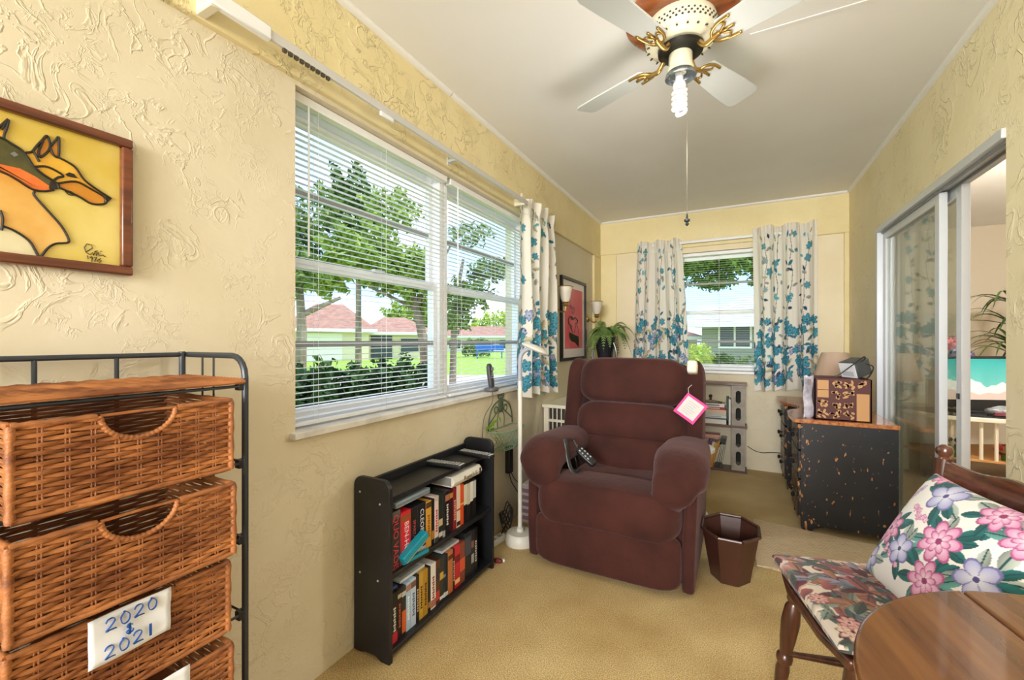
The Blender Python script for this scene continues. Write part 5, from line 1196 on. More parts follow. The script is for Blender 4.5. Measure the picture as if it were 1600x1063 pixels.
# patterned storage box, papers in film, radio, lamp
M_mar, M_tan = mat('box_maroon', srgb(84, 38, 36), .6), mat('box_tan', srgb(196, 148, 96), .6)
sb_ = thing('patterned_box', (.56, 3.28, .682), 'maroon and tan patterned storage box standing on the desk', 'box')
X0, X1, Y0_, Y1_, Z0, Z1 = .425, .70, 3.165, 3.43, .682, .932
mb = MB(); wt = .006
mb.box((X0, Y0_, Z0), (X1, Y1_, Z0 + wt)).box((X0, Y0_, Z0), (X0 + wt, Y1_, Z1)).box((X1 - wt, Y0_, Z0), (X1, Y1_, Z1)).box((X0, Y0_, Z0), (X1, Y0_ + wt, Z1)).box((X0, Y1_ - wt, Z0), (X1, Y1_, Z1)); mb.build('carton', M_mar, sb_)
MB().box((X0 + .006, Y0_ + .006, Z1 - .03), (X1 - .006, Y1_ - .006, Z1 - .012)).build('lid', M_mar, sb_)
cw, ch = (X1 - X0 - .016) / 4, (Z1 - Z0 - .012) / 4; rr = random.Random(3)
for i in range(4):
    for j in range(4):
        a, b = X0 + .008 + i * cw, Z0 + .006 + j * ch; q = MB(); yf = Y0_ - .0012
        if (i, j) in ((0, 3), (0, 2)): q.box((a + .006, yf, b + (.010 if j == 2 else 0)), (a + cw - .003, Y0_, b + ch - .004))
        elif i == 3 and j < 3: q.box((a + .002, yf, b + .0), (a + cw - .004, Y0_, b + ch - (.02 if j == 2 else 0)))
        else:
            for k in range(7):
                c = (a + rr.uniform(.012, cw - .012), b + rr.uniform(.012, ch - .010)); an = rr.uniform(0, 3.1); L, w_ = rr.uniform(.010, .017), rr.uniform(.005, .008)
                poly = [(c[0] + L * cos(t) * cos(an) - w_ * sin(t) * sin(an), c[1] + L * cos(t) * sin(an) + w_ * sin(t) * cos(an)) for t in [m_ * pi / 4 for m_ in range(8)]]
                poly = [(min(max(u, a), a + cw), min(max(v, b), b + ch)) for u, v in poly]
                q.prism(poly, lambda u, v, t: (u, t, v), yf, Y0_)
        q.build('print_square', M_tan, sb_, smooth=None)
pe = thing('wrapped_papers', (.40, 3.25, .682), 'papers in shiny clear film standing beside the patterned box', 'papers')
def film(u, v): return (.372 + .05 * u + .004 * sin(9 * v), 3.17 + .03 * u + .006 * sin(7 * v + 3 * u), .683 + .26 * v + .004 * sin(8 * u))
o = MB().grid(film, 12, 22).build('sheet', mat('film_white', srgb(214, 210, 220), .15, c2=srgb(170, 166, 182), nscale=26, bump=.6, bscale=40), pe, smooth=180); o.modifiers.new('thick', 'SOLIDIFY').thickness = .006
MB().box((.392, 3.160, .89), (.408, 3.163, .925)).build('photo', mat('photo_brown', srgb(130, 110, 104), .5), pe)
rd = thing('clock_radio', (.645, 3.30, .92), 'tilted grey clock radio with a white face on top of the patterned box', 'radio')
Fr = Matrix.Translation((.645, 3.29, .995)) @ Matrix.Rotation(R(38), 4, 'Z') @ Matrix.Rotation(R(-18), 4, 'Y')
MB().box((-.05, -.055, -.05), (.055, .055, .05), Fr).build('body', mat('radio_grey', srgb(70, 72, 76), .5), rd, bevel=.008)
MB().box((-.056, -.05, -.046), (-.05, .05, .046), Fr).build('face', mat('radio_white', srgb(228, 230, 232), .4), rd, bevel=.002)
MB().box((-.0575, -.035, -.035), (-.056, .035, -.005), Fr).build('dial', mat('radio_dial', srgb(190, 194, 198), .3), rd)
MB().tube(smooth_path([(.53, 3.20, .935), (.585, 3.20, .985), (.64, 3.21, 1.035), (.675, 3.22, 1.065), (.68, 3.23, 1.05), (.66, 3.24, 1.03), (.70, 3.26, 1.02), (.725, 3.25, 1.00), (.70, 3.22, .95), (.68, 3.21, .935)], 6), .0035, 6).build('cord', M_blk, rd)
tl = thing('table_lamp', (.665, 4.05, .682), 'small table lamp with a pinkish beige shade at the far end of the desk', 'table lamp')
lc = Vector((.672, 4.05, 0))
M_sh = mat('shade_fabric', srgb(206, 178, 156), .8, bump=.1, bscale=200)
MB().lathe([(.135, .875), (.137, .878), (.085, 1.065), (.083, 1.068), (.083, 1.064), (.133, .876)], lc, 32, cap=False).build('shade', M_sh, tl); 
MB().lathe([(.055, .682), (.055, .692), (.018, .70), (.010, .74), (.018, .78), (.010, .84), (.008, 1.0)], lc, 16).build('stem', M_blk, tl)
for s in (-1, 1): MB().tube(smooth_path([lc + Vector((s * .01, 0, .72)), lc + Vector((s * .07, 0, .75)), lc + Vector((s * .075, 0, .83)), lc + Vector((s * .035, 0, .845)), lc + Vector((s * .035, 0, .81)), lc + Vector((s * .055, 0, .81))], 5), .007, 7).build('scroll', M_blk, tl)

# ------------------------------------------------------------------ bin and rug
M_bin = mat('bin_brown', srgb(66, 38, 30), .28, c2=srgb(76, 46, 36), nscale=4)
bn_ = thing('waste_bin', (-.026, 2.385, 0), 'eight sided dark brown plastic waste bin beside the recliner', 'bin')
def octo(rx, ry, z, t=0): return [(-.026 + rx * cos(pi / 8 + k * pi / 4) / cos(pi / 8), 2.385 + ry * sin(pi / 8 + k * pi / 4) / cos(pi / 8), z) for k in range(8)]
L_ = [octo(.082, .115, .002), octo(.086, .12, .002), octo(.122, .158, .225), octo(.117, .153, .225), octo(.080, .113, .008)]
vs = [p for l_ in L_ for p in l_]; fs = []
for i in range(1, 4): fs += [(i * 8 + j, i * 8 + (j + 1) % 8, (i + 1) * 8 + (j + 1) % 8, (i + 1) * 8 + j) for j in range(8)]
fs += [(j, (j + 1) % 8, 8 + (j + 1) % 8, 8 + j) for j in range(8)] + [tuple(range(8))[::-1], tuple(range(32, 40))]
MB().add(vs, fs).build('body', M_bin, bn_, smooth=None)
ro = octo(.126, .162, .231)
for k in range(8):
    a, b = Vector(ro[k]), Vector(ro[(k + 1) % 8]); MB().tube([a.lerp(b, .03), a.lerp(b, .5), a.lerp(b, .97)], .0075, 8).build('rim_bar', M_bin, bn_)
def rugm():
    m = mat('rug_tan', srgb(206, 180, 146), .95, c2=srgb(224, 200, 168), nscale=30, stretch=(1, 6, 1)); n, l = m.node_tree.nodes, m.node_tree.links; b = n['Principled BSDF']
    t = n.new('ShaderNodeTexCoord'); w = n.new('ShaderNodeTexWave'); w.bands_direction = 'Y'; w.inputs['Scale'].default_value = 28; w.inputs['Distortion'].default_value = 2.5; w.inputs['Detail'].default_value = 3; w.inputs['Detail Scale'].default_value = 3
    bp = n.new('ShaderNodeBump'); bp.inputs['Strength'].default_value = .8; bp.inputs['Distance'].default_value = .008; l.new(t.outputs['Object'], w.inputs[0]); l.new(w.outputs[1], bp.inputs['Height']); l.new(bp.outputs[0], b.inputs['Normal']); return m
rg = thing('woven_rug', (.44, 2.2, 0), 'tan ribbed rug on the carpet between the bin and the desk', 'rug')
MB().prism([(.80, 1.55), (.80, 3.06), (.45, 3.10), (.095, 3.16), (.085, 2.9), (.092, 2.52), (.45, 2.50), (.47, 1.58)], lambda u, v, t: (u, v, t), 0.001, .014).build('pile', rugm(), rg, bevel=.004)

# ------------------------------------------------------------------ dining chair with cushions
M_cw = wood('chair_wood', srgb(52, 28, 18), srgb(86, 48, 30), .3, 2); M_cr = wood('crest_wood', srgb(66, 36, 22), srgb(104, 62, 42), .22, 0, coat=.6)
CC = (.373, 1.465); RZ = R(-76)
ch_ = thing('dining_chair', (CC[0], CC[1], 0), 'dark turned wooden dining chair with a flowered seat pad by the round table', 'chair', rz=RZ)
Bw = lambda m, nm, ma, **k: m.build(nm, ma, ch_, world=False, **k)
seatp = [(.215 * sx * (1 if abs(a) > 0 else 1), 0) for sx, a in ()]
sp_ = [(-.205, -.20), (-.10, -.222), (.10, -.222), (.205, -.20), (.20, .0), (.175, .19), (.0, .205), (-.175, .19), (-.20, 0)]
Bw(MB().prism(sp_, lambda u, v, t: (u, v, t), .405, .432), 'seat', M_cw, bevel=.008, seg=3)
legp = [(.014, 0), (.016, .05), (.020, .12), (.017, .14), (.023, .15), (.023, .165), (.016, .175), (.022, .22), (.026, .28), (.022, .33), (.015, .345), (.021, .355), (.018, .41)]
def turned(p0, p1, prof, nm, ma=M_cw):
    a, b = Vector(p0), Vector(p1); d = b - a; L = d.length; zv = d.normalized(); xv = zv.orthogonal().normalized(); yv = zv.cross(xv); top = prof[-1][1]
    F = frame(xv, yv, zv, (0, 0, 0)).to_3x3(); return Bw(MB().lathe([(r, z / top * L) for r, z in prof], a, 14, F), nm, ma)
for sx in (-1, 1):
    turned((sx * .20, -.215, 0), (sx * .165, -.17, .408), legp, 'leg'); turned((sx * .19, .22, 0), (sx * .155, .165, .408), legp, 'leg')
    turned((sx * .188, -.195, .17), (sx * .178, .20, .17), [(.008, 0), (.010, .1), (.014, .25), (.010, .4), (.008, .5)], 'stretcher')
    turned((sx * .175, .175, .43), (sx * .190, .222, .815), [(.015, 0), (.019, .06), (.014, .1), (.017, .14), (.017, .26), (.019, .33), (.020, .40)], 'back_post')
    Fb = (sx * .1905, .2235, .828); Bw(MB().lathe([(.013, -.016), (.016, -.012), (.011, -.006), (.019, .002), (.021, .012), (.017, .022), (.006, .028), (0, .029)], Fb, 16, cap=False), 'finial', M_cr)
turned((-.185, -.02, .17), (.185, -.02, .17), [(.008, 0), (.010, .1), (.014, .25), (.010, .4), (.008, .5)], 'stretcher')
for k in range(5):
    x = -.11 + k * .055; turned((x * .9, .185, .43), (x, .238, .735), [(.007, 0), (.011, .1), (.007, .2), (.010, .3), (.007, .36)], 'spindle')
N = 20; cv = []
for i in range(N + 1):
    u = -1 + 2 * i / N; bow = .03 * (1 - u * u); zt = .818 + .012 * cos(u * pi * .9) ** 2 - .004; zb = .725 + .012 * (1 - u * u)
    for (dy, z) in ((-.010, zb), (-.010, zt), (.010, zt), (.010, zb)): cv.append((u * .178, .208 + bow + (z - .725) * .14 + dy, z - .012))
fs = []
for i in range(N):
    for j in range(4): fs.append((i * 4 + j, i * 4 + (j + 1) % 4, (i + 1) * 4 + (j + 1) % 4, (i + 1) * 4 + j))
fs += [(0, 1, 2, 3), (N * 4 + 3, N * 4 + 2, N * 4 + 1, N * 4)]
Bw(MB().add(cv, fs), 'crest_rail', M_cr, bevel=.005, smooth=50)
# cushions: closed puffs whose flat print is painted from the panel coordinates
def puffy(name, root, wid, hei, thick, n, paint, M, m, pinch=.06, e=.42, taper=0):
    V_, U_, W_ = [], [], []
    def pt(u, v, s):
        a, b = 2 * u - 1, 2 * v - 1
        h = thick / 2 * ((1 - a * a) * (1 - b * b)) ** e
        px = a * wid / 2 * (1 - pinch * (1 - abs(b)) ** 1 * 0 - pinch * (1 - b * b) * .6) * (1 - taper * v); py_ = b * hei / 2 * (1 - pinch * (1 - a * a) * .6)
        return M @ Vector((px, py_, s * h))
    o = MB(); 
    for s in (1, -1):
        o.grid(lambda u, v, s=s: pt(u if s > 0 else 1 - u, v, s), n, n)
    ob = o.build(name, m, root, world=False, smooth=180)
    g = np.linspace(0, 1, n); U = np.tile(g, n); V = np.repeat(g, n)
    put_colors(ob.data, np.concatenate([paint(U * wid, V * hei, 1), paint((1 - U) * wid, V * hei, 2)])); return ob
def paint_pillow(U, V, sd):
    r = random.Random(40 + sd); p = Paint(U, V, srgb(236, 232, 226)); tl_, lt, gr = srgb(28, 104, 104), srgb(96, 156, 148), srgb(176, 186, 176)
    pk1, pk2, pk3 = srgb(244, 220, 232), srgb(212, 120, 170), srgb(150, 50, 104); vl1, vl2, vl3 = srgb(226, 226, 240), srgb(150, 150, 200), srgb(82, 74, 130)
    def leaves(x, y, k, R_):
        for i in range(k):
            a = r.uniform(0, 6.28); q = R_ * r.uniform(.8, 1.15); p.leaf(x + q * cos(a), y + q * sin(a), r.uniform(.05, .075), r.uniform(.022, .032), a, r.choice([tl_, lt, tl_, gr]), srgb(20, 70, 74))
    def sprig(x, y, a, c):
        for i in range(16): t = i / 16; p.flower(x + .08 * t * cos(a) + r.uniform(-.014, .014) * (1 - t), y + .08 * t * sin(a) + r.uniform(-.014, .014) * (1 - t), .009, 4, r.uniform(0, 3), pk1, c, pk3, 1)
    W_ = float(U.max())
    spots = [(.24, .20, .062, 0), (.145, .125, .048, 1), (.265, .095, .056, 0), (.36, .17, .05, 1), (.05, .16, .055, 0), (.03, .055, .045, 1), (.145, .315, .055, 1), (.30, .33, .05, 0), (.38, .30, .05, 0), (.06, .37, .04, 0), (.38, .04, .05, 0)]
    for (x, y, R_, k) in spots: leaves(x, y, 9, R_ * 1.05)
    sprig(.16, .225, 2.8, pk2); sprig(.09, .11, -.4, pk2); sprig(.2, .38, 0, vl2); sprig(.02, .24, 1.2, vl2)
    for (x, y, R_, k) in spots:
        if k == 0: p.flower(x, y, R_, 7, r.uniform(0, 3), pk1, pk2, pk3, 3)
        else: p.flower(x, y, R_, 5, r.uniform(0, 3), vl1, vl2, vl3, 1)
    return p.c
def paint_seat(U, V, sd):
    r = random.Random(60 + sd); p = Paint(U, V, srgb(206, 192, 176)); cs = [srgb(150, 84, 84), srgb(92, 34, 46), srgb(84, 100, 104), srgb(126, 138, 124), srgb(190, 140, 130), srgb(222, 206, 190), srgb(70, 82, 74), srgb(134, 130, 150), srgb(160, 108, 84)]
    for k in range(420): p.leaf(r.uniform(0, .43), r.uniform(0, .43), r.uniform(.04, .10), r.uniform(.015, .04), r.uniform(0, 6), r.choice(cs), r.choice([None, srgb(60, 54, 54)]))
    for k in range(14): p.flower(r.uniform(0, .43), r.uniform(0, .43), r.uniform(.025, .05), r.choice([5, 7, 9]), r.uniform(0, 3), srgb(222, 186, 172), r.choice([srgb(186, 120, 116), srgb(160, 150, 160), srgb(206, 170, 150)]), srgb(92, 44, 52), 2)
    for k in range(8):
        x, y, a = r.uniform(.03, .4), r.uniform(.03, .4), r.uniform(0, 6)
        for j in range(5): p.leaf(x + .03 * cos(a + (j - 2) * .5), y + .03 * sin(a + (j - 2) * .5), .06, .016, a + (j - 2) * .5, r.choice([srgb(66, 80, 76), srgb(176, 96, 90)]), srgb(50, 46, 46))
    return p.c
M_pl = printed('pillow_print', .8, .1, .1, 300); M_sp = printed('seatpad_print', .9, .1, .25, 260)
sc_ = thing('seat_cushion', (CC[0], CC[1], .434), 'flat tapestry seat pad of leaves and roses on the dining chair', 'cushion', rz=RZ)
puffy('pad', sc_, .43, .41, .055, 170, paint_seat, Matrix.Translation((0, -.02, .027)), M_sp, .02, .2, .05)
tz = MB(); tz.tube(smooth_path([(-.17, .19, .02), (-.19, .22, .03), (-.18, .24, .0)], 4), .004, 5); tz.build('tie', mat('tie_dark', srgb(60, 56, 60), .9), sc_, world=False)
pw = thing('throw_pillow', (CC[0], CC[1], .47), 'white throw pillow with pink peonies leaning on the chair back', 'pillow', rz=RZ)
PM = Matrix.Translation((.035, .105, .148)) @ Matrix.Rotation(R(60), 4, 'X') @ Matrix.Rotation(R(0), 4, 'Z')
puffy('cover', pw, .42, .36, .14, 200, paint_pillow, PM, M_pl, .09, .38)

# ------------------------------------------------------------------ round drop-leaf table
M_tb = wood('table_wood', srgb(98, 58, 30), srgb(132, 84, 46), .22, 1, 2.2, coat=.5)
TC = (.53, .70); TR = .387; tb = thing('drop_leaf_table', (TC[0], TC[1], 0), 'round brown drop-leaf table in the near right corner', 'table', rz=R(11))
def seg(x0, x1):
    n = 26; q = []
    for i in range(n + 1): x = lerp(x0, x1, i / n); q.append((x, math.sqrt(max(0, TR * TR - x * x))))
    q2 = [(x, -y) for x, y in q[::-1]]; out = []
    for p_ in q + q2:
        if not out or (abs(p_[0] - out[-1][0]) + abs(p_[1] - out[-1][1])) > 1e-5: out.append(p_)
    return out[::-1]
def fine(x0, x1): 
    A0 = math.acos(max(-1, min(1, x1 / TR))); A1 = math.acos(max(-1, min(1, x0 / TR))); n = 34
    up_ = [(TR * cos(lerp(A0, A1, i / n)), TR * sin(lerp(A0, A1, i / n))) for i in range(n + 1)]; lo_ = [(x, -y) for x, y in up_[::-1]]
    out = []
    for p_ in up_ + lo_:
        if not out or math.dist(p_, out[-1]) > 1e-5: out.append(p_)
    if math.dist(out[0], out[-1]) < 1e-5: out.pop()
    return out
for (a, b, nm) in ((-TR, -.1065, 'table_leaf'), (-.1045, .185, 'table_top')): MB().prism(fine(a, b), lambda u, v, t: (u, v, t), .697, .72).build(nm, M_tb, tb, world=False, bevel=.006, seg=3)
MB().prism([(v, z) for z, v in fine(-TR + .0, -.19)], lambda u, v, t: (t, u, .70 + (v + .19)), .187, .203).build('table_leaf', M_tb, tb, world=False, bevel=.004)
MB().box((-.09, -.24, .62), (.17, .24, .696)).build('apron', M_cw, tb, world=False, bevel=.004)
MB().lathe([(.05, .06), (.06, .12), (.035, .2), (.03, .26), (.06, .36), (.045, .44), (.03, .50), (.055, .58), (.06, .62)], (.04, 0, 0), 20).build('pedestal', M_cw, tb, world=False)
for k in range(4):
    a = pi / 4 + k * pi / 2; d = Vector((cos(a), sin(a), 0)); MB().tube(smooth_path([Vector((.04, 0, .15)) + d * .03, Vector((.04, 0, .13)) + d * .14, Vector((.04, 0, .03)) + d * .24, Vector((.04, 0, .014)) + d * .275], 5), [.03] * 6 + [.024] * 5 + [.014] * 5, 8).build('foot', M_cw, tb, world=False)
for s in (-1, 1): MB().box((-.113, s * .2 - .02, .693), (-.098, s * .2 + .02, .6975)).build('hinge', M_brass, tb, world=False)
np_ = thing('paper_napkin', (.25, .70, .721), 'white paper corner lying on the round table', 'paper')
Fn = frame((.30, -.95, 0), (.95, .30, 0), (0, 0, 1), (.236, .735, .7215)); MB().grid(lambda u, v: Fn @ Vector((u * .16, (v - .15) * .16 , .001 + .002 * sin(5 * u + 4 * v))), 8, 8).build('sheet', M_pap, np_, smooth=180).modifiers.new('thick', 'SOLIDIFY').thickness = .0008

# ------------------------------------------------------------------ ceiling fan
FX, FY = -.185, 1.715; M_fc = mat('fan_cream', srgb(228, 222, 196), .35); M_ring = wood('fan_ring_wood', srgb(128, 66, 32), srgb(170, 100, 56), .25, 0, 2, coat=.5)
fn_ = thing('ceiling_fan', (FX, FY, H), 'white four blade ceiling fan with brass arms and a bare spiral bulb', 'ceiling fan')
MB().lathe([(.14, H), (.198, H), (.20, H - .012), (.188, H - .024), (.165, H - .032), (.12, H - .034)], (FX, FY, 0), 48).build('mounting_ring', M_ring, fn_)
MB().lathe([(.11, H - .03), (.122, H - .034), (.130, H - .06), (.128, H - .085), (.122, H - .105), (.100, H - .118), (.075, H - .124), (.02, H - .124)], (FX, FY, 0), 48).build('motor_housing', M_fc, fn_)
m = MB(); m2 = MB()
for k in range(40):
    a = 2 * pi * k / 40
    for j in range(3):
        aa = a + (j % 2) * pi / 40; m2.cushion((FX + .1285 * cos(aa), FY + .1285 * sin(aa), H - .066 - j * .010), (.008, .008, .0065), 2.5, 3, None, Matrix.Rotation(aa, 3, 'Z'))
for k in range(20):
    a = 2 * pi * k / 20; c = Vector((FX + .112 * cos(a), FY + .112 * sin(a), H - .1095)); F = Matrix.Rotation(a, 3, 'Z') @ Matrix.Rotation(R(30), 3, 'Y')
    m.cushion(c, (.024, .0065, .006), 3, 4, None, F)
M_hole = mat('vent_dark', srgb(66, 58, 40), .7)
m2.build('vent_pattern', M_hole, fn_, smooth=180); m.build('vent_slots', M_hole, fn_, smooth=180)
MB().lathe([(.070, H - .123), (.082, H - .13), (.080, H - .142), (.05, H - .15)], (FX, FY, 0), 30).build('blade_hub', mat('hub_dark', srgb(40, 36, 30), .4, .5), fn_)
MB().lathe([(.040, H - .148), (.042, H - .152), (.042, H - .198), (.047, H - .203), (.047, H - .215), (.043, H - .218)], (FX, FY, 0), 30).build('switch_cup', M_fc, fn_)
MB().lathe([(.046, H - .216), (.052, H - .222), (.056, H - .236), (.053, H - .238), (.048, H - .224), (.02, H - .219)], (FX, FY, 0), 30, cap=False).build('shade_fitter', mat('fitter_steel', srgb(150, 158, 164), .25, .8), fn_)
tl_v = Vector((-.012, .0, -1)).normalized()
bo = Vector((FX - .004, FY, H - .222)); MB().lathe([(.014, -.0), (.014, -.03), (.022, -.035), (.024, -.05), (.020, -.062)], bo, 18).build('bulb_base', M_wht, fn_)
hp = []
for i in range(110):
    t = i / 109; a = t * 2 * pi * 4.5; hp.append(bo + Vector((.022 * cos(a) * (1 if t < .93 else 1 - (t - .93) * 10), .022 * sin(a), -.062 - .085 * t)))
MB().tube(hp, .0072, 7).build('spiral_tube', mat('bulb_white', srgb(244, 242, 238), .25, emit=((1, .95, .88, 1), .04)), fn_, smooth=180)
light('fan_bulb', 'POINT', (FX - .004, FY, H - .52), 5, (1, .96, .9), size=.14)
BZ = H - .150
for k in range(4):
    a = R(64 + 90 * k); d = Vector((cos(a), sin(a), 0)); s_ = Vector((-sin(a), cos(a), 0)); o_ = Vector((FX, FY, 0))
    pit = R(12); up_ = (Vector((0, 0, 1)) * cos(pit) + s_ * sin(pit)).normalized(); sv = up_.cross(d).normalized()
    F = frame(d, sv, up_, o_ + Vector((0, 0, BZ)))
    outline = [(.155, -.050), (.38, -.064), (.47, -.066), (.490, -.058), (.498, -.040), (.498, .040), (.490, .058), (.47, .066), (.38, .064), (.155, .050), (.145, .035), (.145, -.035)]
    b_ = MB().prism(outline, lambda u, v, t: F @ Vector((u, v, t)), 0, .006).build('blade', mat('blade_white', srgb(202, 206, 205), .45), fn_, bevel=.0015)
    am = MB()
    am.tube(smooth_path([o_ + d * .07 + Vector((0, 0, H - .136)), o_ + d * .095 + Vector((0, 0, H - .165)), F @ Vector((.125, 0, -.012)), F @ Vector((.15, 0, -.004))], 5), [.009] * 16, 8)
    for q in (-1, 1):
        am.tube(smooth_path([F @ Vector((.125, 0, -.010)), F @ Vector((.135, q * .025, -.008)), F @ Vector((.165, q * .040, -.004)), F @ Vector((.205, q * .044, -.004))], 5), .0055, 7)
        am.tube(smooth_path([F @ Vector((.15, 0, -.004)), F @ Vector((.165, q * .012, -.004)), F @ Vector((.178, q * .022, -.004)), F @ Vector((.170, q * .036, -.004))], 5), .0042, 6)
    am.tube([F @ Vector((.145, 0, -.004)), F @ Vector((.20, 0, -.004))], .0055, 7)
    am.build('blade_arm', M_brass, fn_, smooth=180)
cx_, cy_ = FX + .022, FY + .008
MB().tube([(cx_, cy_, H - .2), (cx_, cy_, 1.63)], .0011, 5).build('pull_chain', mat('chain_grey', srgb(130, 124, 110), .4, .5), fn_)
MB().lathe([(.002, .04), (.004, .03), (.004, .022), (.011, .018), (.011, .012), (.004, .008), (.007, 0), (.002, -.006)], (cx_, cy_, 1.60), 14).build('pull_knob', mat('knob_pewter', srgb(76, 80, 80), .3, .6), fn_)
MB().tube([(FX - .035, FY - .02, H - .17), (FX - .036, FY - .022, H - .245)], .0016, 5).build('fan_chain', mat('chain_grey', srgb(130, 124, 110), .4, .5), fn_)

# ------------------------------------------------------------------ things in the room beyond the door
RV = Vector((CA, SA, 0)); DVv = Vector((-SA, CA, 0))
def FR(px, t, z): return frame(RV, DVv, (0, 0, 1), W(px, t, z))
light('beyond_fill_light', 'POINT', (2.3, 3.6, 2.15), 85, (1, .96, .90), size=.12)  # added fill light for the room beyond, under an invented fitting
cl_ = thing('added_ceiling_lamp', (2.3, 3.6, H), 'added ceiling lamp in the room beyond the sliding door', 'lamp')
MB().lathe([(.02, H), (.07, H), (.07, H - .02), (.02, H - .03)], (2.3, 3.6, 0), 20).build('canopy', M_wht, cl_)
tv = thing('television', W(1532, 3.6, .56), 'flat television showing a turquoise beach seen through the doorway', 'television')
F = FR(1532, 3.6, .565); F = F @ Matrix.Rotation(R(-6), 4, 'Z')
MB().box((-.29, 0, .03), (.29, .05, .462), F).build('housing', M_blk, tv, bevel=.006); MB().box((-.12, .0, 0), (.12, .07, .035), F).build('stand_neck', M_blk, tv); MB().box((-.18, -.06, -.012), (.18, .12, .006), F).build('stand_foot', M_blk, tv, bevel=.004)
ns = 90; sm_ = MB().grid(lambda u, v: F @ Vector((lerp(-.268, .268, u), -.0015, lerp(.095, .44, v))), ns, ns); so_ = sm_.build('screen', printed('tv_picture', .25, 0, 0, emit=.2), tv, smooth=180)
g = np.linspace(0, 1, ns); U = np.tile(g, ns); V = np.repeat(g, ns)
wv = .42 + .07 * np.sin(U * 7) + .04 * np.sin(U * 17 + 1) + .02 * np.sin(U * 41); w2 = .20 + .05 * np.sin(U * 5 + 2) + .10 * U * 0 + .02 * np.sin(U * 23)
colr = np.zeros((ns * ns, 3)); sand = np.array(srgb(206, 186, 176)[:3]); foam = np.array(srgb(226, 226, 226)[:3]); tq = np.array(srgb(40, 150, 150)[:3]); tq2 = np.array(srgb(96, 180, 176)[:3])
ff = np.clip(.5 + .5 * np.sin(U * 60 + V * 90 + 6 * np.sin(V * 30)), 0, 1)[:, None]
colr[:] = sand; mk = V > w2; colr[mk] = (foam * .75 + tq2 * .25 * ff + foam * .25 * (1 - ff))[mk]; mk = V > wv; t_ = np.clip((V - wv) / (1 - wv), 0, 1)[:, None]; colr[mk] = (tq2 * (1 - t_) + tq * t_)[mk]
put_colors(so_.data, colr)
rtb = thing('rattan_table', W(1540, 3.6, 0), 'white rattan television table in the room beyond the door', 'table'); M_rat = mat('rattan_white', srgb(232, 226, 212), .5)
F = FR(1540, 3.6, 0); pol = [(-.52, -.12), (-.14, -.36), (.55, -.36), (.6, .3), (-.5, .3)]
MB().prism(pol, lambda u, v, t: F @ Vector((u, v, t)), .515, .552).build('top', M_rat, rtb, bevel=.006); MB().prism([(a * .94, b * .94) for a, b in pol], lambda u, v, t: F @ Vector((u, v, t)), .20, .215).build('lower_shelf', mat('rattan_shelf', srgb(190, 140, 84), .6), rtb)
MB().prism([(a * .97, b * .97) for a, b in pol], lambda u, v, t: F @ Vector((u, v, t)), .552, .556).build('glass_top', mat('table_glass', srgb(60, 62, 64), .1), rtb)
for (a, b) in ((-.46, -.10), (-.15, -.32), (-.03, -.32), (.5, -.32), (-.44, .26), (.54, .26)):
    l_ = MB().lathe([(.026, 0), (.026, .08), (.030, .085), (.030, .09), (.026, .095), (.026, .28), (.030, .285), (.030, .29), (.026, .295), (.026, .52)], F @ Vector((a, b, 0)), 12).build('leg', M_rat, rtb)
for k in range(4): MB().tube([F @ Vector((-.42 + k * .07, -.13 - k * .045, .21)), F @ Vector((-.42 + k * .07, -.13 - k * .045, .52))], .012, 8).build('baluster', M_rat, rtb)
for (nm, lb, cat, px, t, z, R_, ca, cb_, n_) in (('flower_bunch', 'pink artificial flowers behind the television', 'flowers', 1486, 4.05, 1.12, .09, (206, 96, 120), (232, 150, 160), 26), ('flower_bunch', 'lavender artificial flowers below the pink ones behind the television', 'flowers', 1502, 3.8, 1.03, .08, (150, 140, 190), (190, 180, 220), 26), ('fruit_posy', 'red flowers on the lower shelf of the rattan table', 'flowers', 1568, 3.35, .30, .05, (150, 20, 40), (190, 50, 66), 14), ('dried_posy', 'dark dried flowers on the left of the rattan lower shelf', 'flowers', 1494, 3.45, .34, .06, (60, 44, 20), (104, 84, 44), 14)):
    c = W(px, t, z); r_ = random.Random(px); rt_ = thing(nm, c - Vector((0, 0, R_)), lb, cat); mm = mat('petal_%d' % px, srgb(*ca), .6, c2=srgb(*cb_), nscale=14)
    for k in range(n_):
        d = Vector((r_.gauss(0, 1), r_.gauss(0, 1), r_.gauss(0, 1))).normalized(); p_ = c + d * R_ * r_.uniform(.6, 1)
        x = d.orthogonal().normalized(); y = d.cross(x); m = MB()
        for j in range(5):
            a = 2 * pi * j / 5; e_ = x * cos(a) + y * sin(a); f_ = d.cross(e_); w_ = R_ * .16; m.add([p_, p_ + e_ * w_ * 1.2 + f_ * w_, p_ + e_ * w_ * 2.2 + d * w_ * .5, p_ + e_ * w_ * 1.2 - f_ * w_], [(0, 1, 2, 3)])
        m.build('blossom', mm, rt_, smooth=None)
    MB().tube([c - Vector((0, 0, R_ * .6)), c - Vector((0, 0, max(.0, z - (.216 if z < .5 else .556))))], .014, 7).build('stem', M_leafs['dark'], rt_)
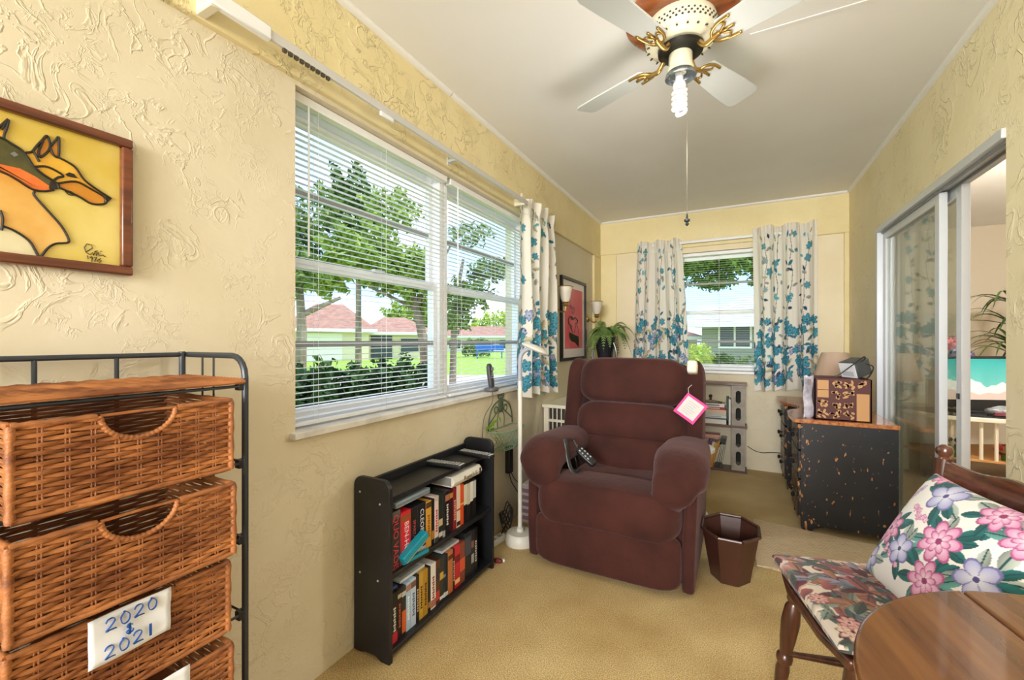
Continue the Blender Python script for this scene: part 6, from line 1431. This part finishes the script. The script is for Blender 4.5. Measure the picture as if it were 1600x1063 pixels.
pa_ = thing('potted_palm', W(1582, 4.05, .556), 'strap leaved palm behind the television beyond the door', 'plant'); M_palm = mat('palm_green', srgb(40, 66, 30), .45, c2=srgb(96, 130, 60), nscale=5)
pc_ = W(1583, 4.05, 0)
MB().lathe([(.06, .556), (.08, .58), (.09, .68), (.07, .69)], pc_, 18).build('pot', mat('pot_clay', srgb(120, 80, 56), .7), pa_)
MB().tube([pc_ + Vector((0, 0, .66)), pc_ + Vector((.01, 0, 1.1)), pc_ + Vector((0, 0, 1.55))], [.016, .014, .010], 8).build('stem', M_leafs['mid'], pa_)
for k in range(64):
    r_ = random.Random(k + 5); lvl = (1.50, 1.12, 1.30)[k % 3] if k % 4 else 1.02; a = k * 2.39996; L = r_.uniform(.28, .46); rise = r_.uniform(.06, .24); dr_ = r_.uniform(.05, .28)
    d = Vector((cos(a), sin(a), 0)); s_ = Vector((-sin(a), cos(a), 0)); m = MB(); vs = []; nn = 9
    for i in range(nn + 1):
        t = i / nn; p_ = pc_ + Vector((0, 0, lvl)) + d * L * t + Vector((0, 0, rise * sin(pi * .6 * t) - dr_ * t ** 2.2)); w_ = .019 * (1 - t) ** .6 * min(1, .5 + 3 * t); vs += [p_ - s_ * w_ + Vector((0, 0, w_ * .4)), p_, p_ + s_ * w_ + Vector((0, 0, w_ * .4))]
    m.add(vs, [f for i in range(nn) for f in ((3 * i, 3 * i + 1, 3 * i + 4, 3 * i + 3), (3 * i + 1, 3 * i + 2, 3 * i + 5, 3 * i + 4))]); m.build('leaf', M_palm, pa_, smooth=180)
bg_ = thing('plastic_bag', W(1560, 3.42, .556), 'crumpled clear plastic bag in front of the television', 'bag')
MB().cushion(W(1562, 3.42, .592), (.17, .10, .07), 2.6, 12, lambda q: q + Vector((0, 0, .010 * sin(40 * q.x + 30 * q.y)))).build('film', mat('bag_film', srgb(150, 152, 158), .1, c2=srgb(96, 96, 104), nscale=20, bump=.8, bscale=30), bg_, smooth=180); MB().box(tuple(W(1560, 3.40, .575) - Vector((.03, .03, .012))), tuple(W(1560, 3.40, .575) + Vector((.03, .03, .012)))).build('contents', mat('bag_red', srgb(130, 60, 70), .5), bg_)
